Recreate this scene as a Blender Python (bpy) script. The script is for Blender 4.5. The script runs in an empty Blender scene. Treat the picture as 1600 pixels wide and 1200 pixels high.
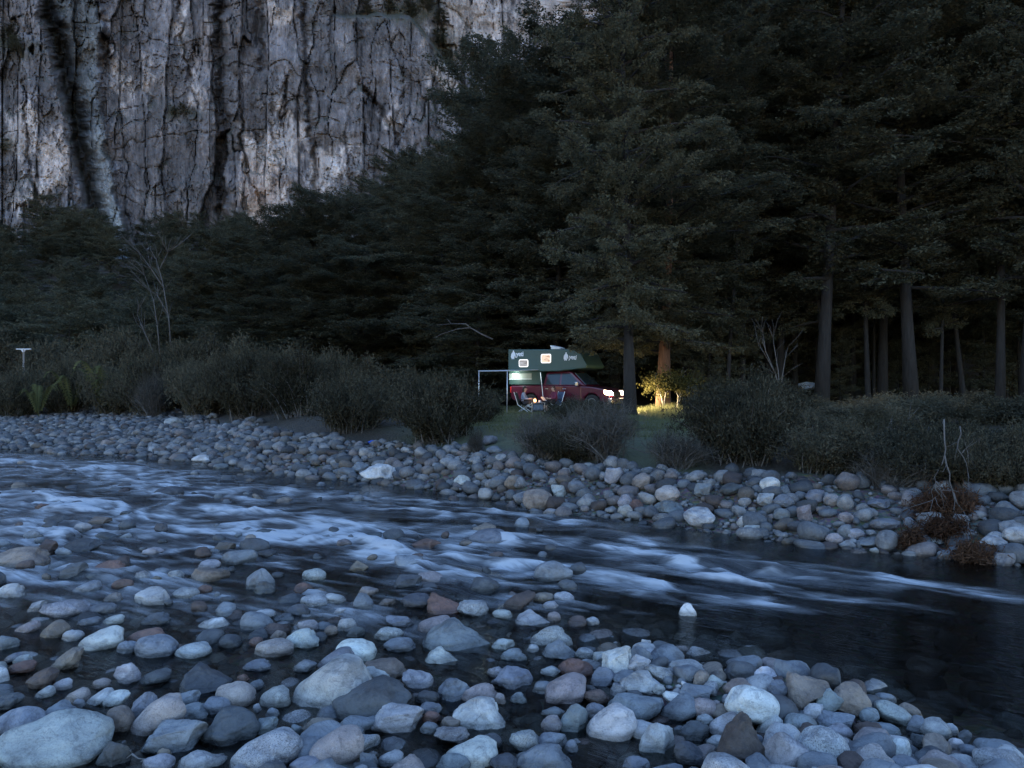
import bpy, bmesh, math, random
import numpy as np
from mathutils import Vector, Matrix
R = math.radians
S = bpy.context.scene
C = S.collection

# ------------------------------------------------------------------ camera, sky, sun, exposure
CAMZ = 2.2
F = 1200.0                                   # focal length in photo pixels (1600 wide)
cam = bpy.data.cameras.new('camera'); cam.sensor_width = 36; cam.lens = 36*F/1600
cam.clip_start = 0.05; cam.clip_end = 2000
camo = bpy.data.objects.new('camera', cam); C.objects.link(camo)
camo.location = (0, 0, CAMZ); camo.rotation_euler = (R(90), 0, 0)
S.camera = camo
SUN_EL, SUN_AZ = 5.0, 12.0                    # the sun has gone down behind the cliff; open blue sky behind the camera
w = bpy.data.worlds.new('World'); S.world = w; w.use_nodes = True
nt = w.node_tree
sky = nt.nodes.new('ShaderNodeTexSky'); sky.sky_type = 'NISHITA'; sky.sun_disc = False
sky.sun_elevation = R(SUN_EL); sky.sun_rotation = R(SUN_AZ)
sky.air_density = 1.3; sky.dust_density = 0.3; sky.ozone_density = 3.0
bg = nt.nodes['Background']; bg.inputs['Strength'].default_value = 0.15
tint = nt.nodes.new('ShaderNodeMix'); tint.data_type = 'RGBA'; tint.blend_type = 'MULTIPLY'; tint.inputs[0].default_value = 1.0
tint.inputs[7].default_value = (1.04, 0.89, 1.03, 1)          # late dusk: the whole sky a little more violet
nt.links.new(sky.outputs[0], tint.inputs[6]); nt.links.new(tint.outputs[2], bg.inputs[0])
sl = bpy.data.lights.new('sun', 'SUN'); sl.energy = 0.5; sl.angle = R(12); sl.color = (1.0, 0.93, 0.85)
so = bpy.data.objects.new('sun', sl); C.objects.link(so)
sd = Vector((math.sin(R(SUN_AZ)), math.cos(R(SUN_AZ)), math.tan(R(SUN_EL)))).normalized()
so.rotation_euler = sd.to_track_quat('Z', 'Y').to_euler()
S.view_settings.view_transform = 'Standard'; S.view_settings.look = 'None'
S.view_settings.exposure = 2.9; S.view_settings.gamma = 1.0
S.render.engine = 'CYCLES'; S.cycles.use_denoising = True
S.cycles.max_bounces = 6; S.cycles.transparent_max_bounces = 12
S.cycles.sample_clamp_indirect = 4

# ------------------------------------------------------------------ numpy noise
def _h(ix, iy, iz, s):
    n = (ix*374761393 + iy*668265263 + iz*2147483647 + s*1274126177) & 0xffffffff
    n = ((n ^ (n >> 13))*1274126177) & 0xffffffff
    n = ((n ^ (n >> 16))*2246822519) & 0xffffffff
    return ((n ^ (n >> 15)) & 0xffff)/65535.0
def vn(x, y, z=0, s=0):
    x, y, z = np.broadcast_arrays(np.asarray(x, float), np.asarray(y, float), np.asarray(z, float))
    ix, iy, iz = (np.floor(a).astype(np.int64) for a in (x, y, z))
    fx, fy, fz = x-ix, y-iy, z-iz
    fx, fy, fz = (f*f*f*(f*(f*6-15)+10) for f in (fx, fy, fz))
    r = 0
    for dx in (0, 1):
        for dy in (0, 1):
            for dz in (0, 1):
                r = r + (fx if dx else 1-fx)*(fy if dy else 1-fy)*(fz if dz else 1-fz)*_h(ix+dx, iy+dy, iz+dz, s)
    return r*2-1
def fbm(x, y, z=0, o=4, s=0, g=0.5):
    r, a, f = 0, 1.0, 1.0
    for k in range(o):
        r = r + a*vn(x*f, y*f, z*f if not np.isscalar(z) or z else 0, s+k*17); a *= g; f *= 2.03
    return r
def sst(a, b, x):
    t = np.clip((x-a)/(b-a), 0, 1); return t*t*(3-2*t)

# ------------------------------------------------------------------ mesh / object helpers
def mk(name, v, f, smooth=True, attrs=None, mat=None):
    """mesh from arrays; f is (n,3) or (n,4)"""
    v = np.asarray(v, np.float32); f = np.asarray(f, np.int32)
    m = bpy.data.meshes.new(name)
    k = f.shape[1]
    m.vertices.add(len(v)); m.vertices.foreach_set('co', v.ravel())
    m.loops.add(f.size); m.loops.foreach_set('vertex_index', f.ravel())
    m.polygons.add(len(f)); m.polygons.foreach_set('loop_start', np.arange(0, f.size, k, dtype=np.int32))
    m.polygons.foreach_set('use_smooth', np.full(len(f), smooth))
    m.update(calc_edges=True)
    for an, (ty, val) in (attrs or {}).items():
        a = m.attributes.new(an, ty, 'POINT')
        a.data.foreach_set('color' if ty == 'FLOAT_COLOR' else 'value', np.asarray(val, np.float32).ravel())
    if mat: m.materials.append(mat)
    return m
def ob(name, mesh, parent=None, mat=None):
    o = bpy.data.objects.new(name, mesh); C.objects.link(o)
    if parent: o.parent = parent
    if mat and not mesh.materials: mesh.materials.append(mat)
    return o
def tag(o, label, cat, group=None, kind=None):
    if label: o['label'] = label
    if cat: o['category'] = cat
    if group: o['group'] = group
    if kind: o['kind'] = kind
    return o
def thing(name, label, cat, loc=(0, 0, 0), rz=0, group=None):
    o = bpy.data.objects.new(name, None); C.objects.link(o); o.empty_display_size = 0.2
    o.location = loc; o.rotation_euler = (0, 0, rz)
    return tag(o, label, cat, group)
def dup(src, parent=None):
    c = src.copy(); C.objects.link(c); c.parent = parent
    for ch in src.children: dup(ch, c)
    return c
class MB:
    """collects simple shapes into one mesh"""
    def __init__(s): s.v = []; s.f = []
    def add(s, vs, fs):
        n = len(s.v); s.v += [tuple(p) for p in vs]; s.f += [tuple(i+n for i in q) for q in fs]; return s
    def box(s, x0, x1, y0, y1, z0, z1):
        return s.add([(x, y, z) for x in (x0, x1) for y in (y0, y1) for z in (z0, z1)],
                     [(0, 1, 3, 2), (4, 6, 7, 5), (0, 4, 5, 1), (2, 3, 7, 6), (0, 2, 6, 4), (1, 5, 7, 3)])
    def tube(s, pts, rad, n=6):
        pts = [Vector(p) for p in pts]; rings = []
        if not hasattr(rad, '__len__'): rad = [rad]*len(pts)
        for i, p in enumerate(pts):
            d = (pts[min(i+1, len(pts)-1)]-pts[max(i-1, 0)]).normalized()
            u = d.cross(Vector((0.31, 0.17, 0.93) if abs(d.z) < .9 else (1, 0.1, 0))).normalized(); q = d.cross(u)
            rings.append([p+(u*math.cos(6.2832*k/n)+q*math.sin(6.2832*k/n))*rad[i] for k in range(n)])
        vs = [q for r in rings for q in r]; fs = []
        for i in range(len(pts)-1):
            for k in range(n):
                fs.append((i*n+k, i*n+(k+1) % n, (i+1)*n+(k+1) % n, (i+1)*n+k))
        fs += [tuple(range(n))[::-1], tuple((len(pts)-1)*n+k for k in range(n))]
        return s.add(vs, fs)
    def prism(s, prof, y0, y1, inset=None):
        """profile (x,z) extruded along y"""
        n = len(prof)
        vs = [(x, y0, z) for x, z in prof]+[(x, y1, z) for x, z in (inset or prof)]
        fs = [tuple(range(n)), tuple(range(2*n-1, n-1, -1))]+[(i, i+n, (i+1) % n+n, (i+1) % n) for i in range(n)]
        return s.add(vs, fs)
    def loft(s, rings):
        n = len(rings[0]); vs = [p for r in rings for p in r]; fs = [tuple(range(n))]
        for i in range(len(rings)-1):
            fs += [(i*n+k, (i+1)*n+k, (i+1)*n+(k+1) % n, i*n+(k+1) % n) for k in range(n)]
        fs.append(tuple((len(rings)-1)*n+k for k in range(n))[::-1])
        return s.add(vs, fs)
    def mesh(s, name, mat=None, smooth=False, bevel=0, seg=2):
        m = bpy.data.meshes.new(name); m.from_pydata(s.v, [], s.f); m.update()
        bm = bmesh.new(); bm.from_mesh(m); bmesh.ops.recalc_face_normals(bm, faces=bm.faces)
        if bevel:
            es = [e for e in bm.edges if len(e.link_faces) == 2 and e.calc_face_angle(0) > R(25)]
            bmesh.ops.bevel(bm, geom=es, offset=bevel, segments=seg, affect='EDGES', profile=0.5, clamp_overlap=True)
        bm.to_mesh(m); bm.free()
        for p in m.polygons: p.use_smooth = smooth
        if mat: m.materials.append(mat)
        return m
    def ob(s, name, parent=None, mat=None, **k): return ob(name, s.mesh(name, mat, **k), parent)

# ------------------------------------------------------------------ materials
def newmat(name):
    m = bpy.data.materials.new(name); m.use_nodes = True
    n = m.node_tree.nodes; l = m.node_tree.links
    return m, n, l, n['Principled BSDF'], n['Material Output']
def mixc(n, l, fac, a, b, mode='MIX'):
    x = n.new('ShaderNodeMix'); x.data_type = 'RGBA'; x.blend_type = mode
    for k, s in ((0, fac), (6, a), (7, b)):
        if isinstance(s, bpy.types.NodeSocket): l.new(s, x.inputs[k])
        elif k == 0: x.inputs[0].default_value = s
        else: x.inputs[k].default_value = (*s, 1) if len(s) == 3 else s
    return x.outputs[2]
def ramp(n, l, src, stops):
    r = n.new('ShaderNodeValToRGB'); e = r.color_ramp.elements
    while len(e) < len(stops): e.new(0.5)
    for q, (p, c) in zip(e, stops): q.position = p; q.color = (*c, 1) if hasattr(c, '__len__') else (c, c, c, 1)
    l.new(src, r.inputs[0]); return r.outputs[0]
def noise(n, l, vec, scale, detail=4, rough=0.55, dist=0):
    t = n.new('ShaderNodeTexNoise'); t.inputs['Scale'].default_value = scale; t.inputs['Detail'].default_value = detail
    t.inputs['Roughness'].default_value = rough; t.inputs['Distortion'].default_value = dist
    if vec is not None: l.new(vec, t.inputs['Vector'])
    return t.outputs['Fac']
def mapping(n, l, vec, scale=(1, 1, 1), rot=(0, 0, 0), loc=None):
    t = n.new('ShaderNodeMapping'); t.inputs['Scale'].default_value = scale; t.inputs['Rotation'].default_value = rot
    l.new(vec, t.inputs['Vector'])
    if loc is not None: l.new(loc, t.inputs['Location'])
    return t.outputs[0]
def mth(n, l, op, a, b=0.0, c=None):
    t = n.new('ShaderNodeMath'); t.operation = op
    for i, s in enumerate((a, b) if c is None else (a, b, c)):
        if isinstance(s, bpy.types.NodeSocket): l.new(s, t.inputs[i])
        else: t.inputs[i].default_value = s
    return t.outputs[0]
def bump(n, l, h, strength, dist, bsdf):
    b = n.new('ShaderNodeBump'); b.inputs['Strength'].default_value = strength; b.inputs['Distance'].default_value = dist
    l.new(h, b.inputs['Height']); l.new(b.outputs[0], bsdf.inputs['Normal'])
def plain(name, col, rough=0.5, metal=0.0, em=None, es=0, var=0.12, sc=8):
    m, n, l, p, o = newmat(name)
    tc = n.new('ShaderNodeTexCoord')
    f = noise(n, l, tc.outputs['Object'], sc, 5)
    c = mixc(n, l, f, [x*(1-var) for x in col], [min(1, x*(1+var)) for x in col])
    l.new(c, p.inputs['Base Color']); p.inputs['Roughness'].default_value = rough; p.inputs['Metallic'].default_value = metal
    if em: p.inputs['Emission Color'].default_value = (*em, 1); p.inputs['Emission Strength'].default_value = es
    return m
def stone_mat(name, attr):
    m, n, l, p, o = newmat(name)
    tc = n.new('ShaderNodeTexCoord'); geo = n.new('ShaderNodeNewGeometry'); oi = n.new('ShaderNodeObjectInfo')
    if attr:
        a = n.new('ShaderNodeAttribute'); a.attribute_name = 'Col'; base, spk = a.outputs['Color'], a.outputs['Alpha']
        vec = geo.outputs['Position']
    else:
        base, spk = oi.outputs['Color'], oi.outputs['Alpha']
        off = n.new('ShaderNodeVectorMath'); off.operation = 'ADD'; l.new(geo.outputs['Position'], off.inputs[0])
        cb = n.new('ShaderNodeCombineXYZ'); l.new(mth(n, l, 'MULTIPLY', oi.outputs['Random'], 50.), cb.inputs[0]); l.new(cb.outputs[0], off.inputs[1])
        vec = off.outputs[0]
    big = noise(n, l, vec, 5, 6, 0.62, 0.6)
    c = mixc(n, l, 1.0, base, ramp(n, l, big, [(0.28, (0.42, 0.42, 0.45)), (0.5, 0.92), (0.72, (1.28, 1.26, 1.22))]), 'MULTIPLY')
    # mineral speckle
    sp = noise(n, l, vec, 120, 3, 0.7)
    spf = mth(n, l, 'MULTIPLY', ramp(n, l, sp, [(0.52, 0.0), (0.6, 1.0)]), spk)
    c = mixc(n, l, mth(n, l, 'MULTIPLY', spf, .65), c, (0.06, 0.06, 0.065))
    sp2 = noise(n, l, vec, 48, 2, 0.6)
    c = mixc(n, l, mth(n, l, 'MULTIPLY', ramp(n, l, sp2, [(0.6, 0.0), (0.68, 0.35)]), spk), c, (0.75, 0.75, 0.74))
    # pale veins and dark stains
    vv = mapping(n, l, vec, (1, 1, 2.6), (0.6, 0.4, 0.2))
    ve = noise(n, l, vv, 3.2, 5, 0.5, 1.6)
    vein = ramp(n, l, ve, [(0.485, 0.0), (0.5, 0.75), (0.515, 0.0)])
    c = mixc(n, l, vein, c, mixc(n, l, 0.5, c, (0.06, 0.06, 0.07)))
    st = noise(n, l, vec, 2.1, 5, 0.6)
    c = mixc(n, l, ramp(n, l, st, [(0.52, 0.0), (0.68, 0.75)]), c, mixc(n, l, 0.75, c, (0.085, 0.07, 0.058)))
    dk = noise(n, l, vec, 9, 6, 0.7, 1.2)
    c = mixc(n, l, ramp(n, l, dk, [(0.54, 0.0), (0.64, 0.55)]), c, mixc(n, l, 1.0, c, (0.38, 0.38, 0.40), 'MULTIPLY'))
    # wet band close to the water
    sx = n.new('ShaderNodeSeparateXYZ'); l.new(geo.outputs['Position'], sx.inputs[0])
    wz = mth(n, l, 'ADD', sx.outputs[2], mth(n, l, 'MULTIPLY', big, -0.05))
    wet = ramp(n, l, mth(n, l, 'MULTIPLY_ADD', wz, 4.0, 0.5), [(0.48, 1.0), (0.58, 0.0)])
    c = mixc(n, l, mth(n, l, 'MULTIPLY', wet, 0.6), c, mixc(n, l, 1.0, c, (0.22, 0.21, 0.19), 'MULTIPLY'))
    l.new(c, p.inputs['Base Color'])
    l.new(mth(n, l, 'MULTIPLY_ADD', wet, -0.45, 0.68), p.inputs['Roughness'])
    fine = noise(n, l, vec, 38, 6, 0.65)
    hh = mth(n, l, 'ADD', mth(n, l, 'MULTIPLY', big, 1.0), mth(n, l, 'MULTIPLY', fine, 0.35))
    bump(n, l, hh, 0.95, 0.035, p)
    return m
M_stone = stone_mat('river_stone', False); M_stones = stone_mat('river_stones', True)
def leaf_mat(name, c1, c2, trans=0.25):
    m, n, l, p, o = newmat(name)
    oi = n.new('ShaderNodeObjectInfo'); geo = n.new('ShaderNodeNewGeometry')
    f = noise(n, l, geo.outputs['Position'], 0.9, 4, 0.6)
    f2 = mth(n, l, 'ADD', f, mth(n, l, 'MULTIPLY_ADD', oi.outputs['Random'], 0.5, -0.25))
    f3 = mth(n, l, 'ADD', f2, mth(n, l, 'MULTIPLY_ADD', geo.outputs['Random Per Island'], 0.5, -0.25))
    c = mixc(n, l, ramp(n, l, f3, [(0.2, 0.0), (0.8, 1.0)]), c1, c2)
    d = n.new('ShaderNodeBsdfDiffuse'); t = n.new('ShaderNodeBsdfTranslucent'); mx = n.new('ShaderNodeMixShader')
    l.new(c, d.inputs[0]); l.new(c, t.inputs[0]); mx.inputs[0].default_value = trans
    l.new(d.outputs[0], mx.inputs[1]); l.new(t.outputs[0], mx.inputs[2]); l.new(mx.outputs[0], o.inputs[0])
    return m
def bark_mat(name, c1, c2):
    m, n, l, p, o = newmat(name)
    geo = n.new('ShaderNodeNewGeometry')
    v = mapping(n, l, geo.outputs['Position'], (6, 6, 0.9))
    f = noise(n, l, v, 1.5, 6, 0.65, 0.5)
    l.new(mixc(n, l, ramp(n, l, f, [(0.3, 0.0), (0.7, 1.0)]), c1, c2), p.inputs['Base Color']); p.inputs['Roughness'].default_value = 0.9
    bump(n, l, f, 0.9, 0.05, p)
    return m
M_leaf = leaf_mat('beech_leaves', (0.075, 0.078, 0.052), (0.135, 0.135, 0.090), .42)
M_leaf2 = leaf_mat('slope_leaves', (0.075, 0.080, 0.055), (0.15, 0.15, 0.10), .4)
M_bush = leaf_mat('broom_leaves', (0.036, 0.036, 0.026), (0.110, 0.104, 0.074))
M_bush_grey = leaf_mat('twiggy_grey', (0.045, 0.044, 0.038), (0.125, 0.118, 0.102))
M_frond = leaf_mat('frond_leaves', (0.055, 0.065, 0.03), (0.13, 0.135, 0.06))
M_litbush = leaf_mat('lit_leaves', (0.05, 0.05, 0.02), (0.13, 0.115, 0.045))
M_grass = leaf_mat('grass_blades', (0.07, 0.085, 0.045), (0.17, 0.175, 0.09))
M_rust = leaf_mat('dead_leaves', (0.045, 0.026, 0.018), (0.105, 0.062, 0.040))
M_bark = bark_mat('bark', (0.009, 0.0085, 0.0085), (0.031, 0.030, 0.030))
M_bark_headlit = bark_mat('bark_headlit', (0.07, 0.035, 0.022), (0.20, 0.11, 0.07))  # headlight glow on one trunk, put into a redder, lighter bark colour
M_pale = bark_mat('pale_wood', (0.14, 0.135, 0.13), (0.30, 0.29, 0.28))
M_palest = bark_mat('bleached_wood', (0.11, 0.11, 0.11), (0.27, 0.27, 0.27))
M_greywood = bark_mat('grey_wood', (0.06, 0.057, 0.055), (0.16, 0.155, 0.15))

# ------------------------------------------------------------------ the lie of the land (metres; water level is z = 0)
FAR = np.array([(-120, 62), (-60, 45), (-40, 38), (-30, 33), (-17.6, 26.4), (-14.3, 24.4), (-11.4, 23.4), (-8.3, 21.4), (-5.8, 18.9), (-3.8, 17.6), (-2.8, 17.0),
                (-0.78, 15.3), (0.54, 13.3), (1.69, 12.6), (2.9, 11.6), (3.6, 10.9), (5.04, 10.1), (5.75, 9.8), (6.18, 9.3), (9, 7.2), (15, 3), (40, -12), (120, -60)], float)
BAR = np.array([(-120, 40), (-30, 17), (-17, 12.0), (-8, 8.2), (-4, 7.3), (0, 7.4), (1.2, 6.6), (2.0, 6.1), (2.45, 5.75), (2.9, 5.25), (3.3, 4.75), (4.5, 3.6), (9, 0), (40, -25), (120, -80)], float)
def yfar(x): return np.interp(x, FAR[:, 0], FAR[:, 1])
def ybar(x): return np.interp(x, BAR[:, 0], BAR[:, 1])
def hill(x, y):
    lift = sst(66, 150, y)*25 + sst(150, 190, y)*8
    return lift*(1-0.35*sst(0, 60, x))
def G(x, y):
    x = np.asarray(x, float); y = np.asarray(y, float)
    d = (y-yfar(x))*0.8                       # metres inland from the far waterline
    e = (ybar(x)-y)*0.8                       # metres onto the near bar
    wide = 2.3 + 9.8*sst(-4, -20, x)          # stony shore is wider on the left
    bank = 0.62*sst(-0.3, wide*0.9, d) + 0.45*sst(wide*0.75, wide+2.6, d)
    bank = bank + 0.05*fbm(x*0.6, y*0.6, o=3, s=3)*sst(0, 1, d) + 0.12*fbm(x*0.11, y*0.11, o=3, s=9)*sst(6, 14, d)
    bed = -0.14 - 0.5*sst(0.0, 2.2, -d)*sst(-0.2, 2.6, -e)*(0.45+0.55*sst(-4, 3, x))
    near = -0.13 + 0.10*fbm(x*0.9, y*0.9, o=3, s=5)
    right = sst(0.2, 1.4, x)*sst(-0.1, 0.8, e)
    near = near + 0.17*right + 0.10*sst(5.0, 3.5, y)*sst(0.5, 1.5, e)
    z = np.where(d > -0.3, np.maximum(bank-0.06, bed*0+(-0.06)*1.0)*sst(-0.3, 0.0, d)+bed*(1-sst(-0.3, 0.0, d)), bed)
    k = sst(-0.4, 0.4, e); z = np.where(e > -0.4, near*k+z*(1-k), z)
    return z + hill(x, y)
def g1(x, y): return float(G(np.array([x]), np.array([y]))[0])
def px(p, q, Y): return ((p-800)/F*Y, Y, CAMZ-(q-600)/F*Y)
def on_ground(p, Y):
    x = (p-800)/F*Y; return (x, Y, g1(x, Y))

def ghit(p, q):
    """distance at which the line of sight through a photo point meets the ground"""
    t = np.arange(4, 60, .05); h = CAMZ-(q-600)/F*t-G((p-800)/F*t, t); k = np.argmax(h < 0); return float(t[k])
def spaced(lo, hi, c0, c1, fine, grow=1.12):
    a = list(np.arange(c0, c1, fine)); st = fine
    b = c1
    while b < hi: a.append(b); st *= grow; b += st
    a.append(hi); st = fine; b = c0-fine; L = []
    while b > lo: L.append(b); st *= grow; b -= st
    return np.array([lo]+L[::-1]+a)
def gridf(nx, ny):
    i = np.arange(nx-1); j = np.arange(ny-1); I, J = np.meshgrid(i, j, indexing='ij')
    a = (I*ny+J).ravel(); return np.stack([a, a+ny, a+ny+1, a+1], 1)

gx = spaced(-420, 420, -14, 12, 0.14, 1.06); gy = spaced(-120, 320, 2.5, 26, 0.14, 1.05)
X, Y = np.meshgrid(gx, gy, indexing='ij'); Z = G(X, Y)
Z = Z + 0.03*fbm(X*3, Y*3, o=3, s=21)
d = (Y-yfar(X))*0.8; wide = 2.3+9.8*sst(-4, -20, X)
soil = sst(wide*0.85, wide*1.15, d+0.4*fbm(X*.8, Y*.8, o=2, s=4))
grassy = soil*sst(-3.5, -0.5, X-(Y-20)*0.02+fbm(X*.4, Y*.4, o=2, s=8))*(1-sst(.22, .27, X/np.maximum(Y, 1)))*(1-sst(36, 40, Y))
col = np.zeros(X.shape+(4,)); col[..., 0] = soil; col[..., 1] = grassy; col[..., 2] = sst(-1.5, .3, d)*(1-soil); col[..., 3] = 1
mg, n, l, p, o = newmat('ground')
a = n.new('ShaderNodeAttribute'); a.attribute_name = 'zone'; sep = n.new('ShaderNodeSeparateColor'); l.new(a.outputs['Color'], sep.inputs[0])
geo = n.new('ShaderNodeNewGeometry'); pos = geo.outputs['Position']
vo = n.new('ShaderNodeTexVoronoi'); vo.inputs['Scale'].default_value = 16; l.new(pos, vo.inputs['Vector'])
peb = mixc(n, l, 0.8, (0.15, 0.135, 0.115), vo.outputs['Color'], 'MULTIPLY')
peb = mixc(n, l, 0.45, peb, (0.10, 0.09, 0.076))
lit = mixc(n, l, noise(n, l, pos, 2.5, 6, 0.65), (0.018, 0.016, 0.012), (0.065, 0.052, 0.036))
grs = mixc(n, l, noise(n, l, pos, 1.7, 6, 0.6), (0.06, 0.072, 0.04), (0.12, 0.125, 0.07))
c = mixc(n, l, sep.outputs[0], peb, lit); c = mixc(n, l, sep.outputs[1], c, grs)
l.new(c, p.inputs['Base Color']); p.inputs['Roughness'].default_value = 0.8
hh = mth(n, l, 'ADD', mth(n, l, 'MULTIPLY', vo.outputs['Distance'], -0.8), noise(n, l, pos, 9, 5))
bump(n, l, hh, 0.8, 0.04, p)
gm = mk('ground', np.stack([X, Y, Z], -1).reshape(-1, 3), gridf(*X.shape), attrs={'zone': ('FLOAT_COLOR', col.reshape(-1, 4))}, mat=mg)
tag(ob('ground', gm), None, None, kind='structure')

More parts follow.
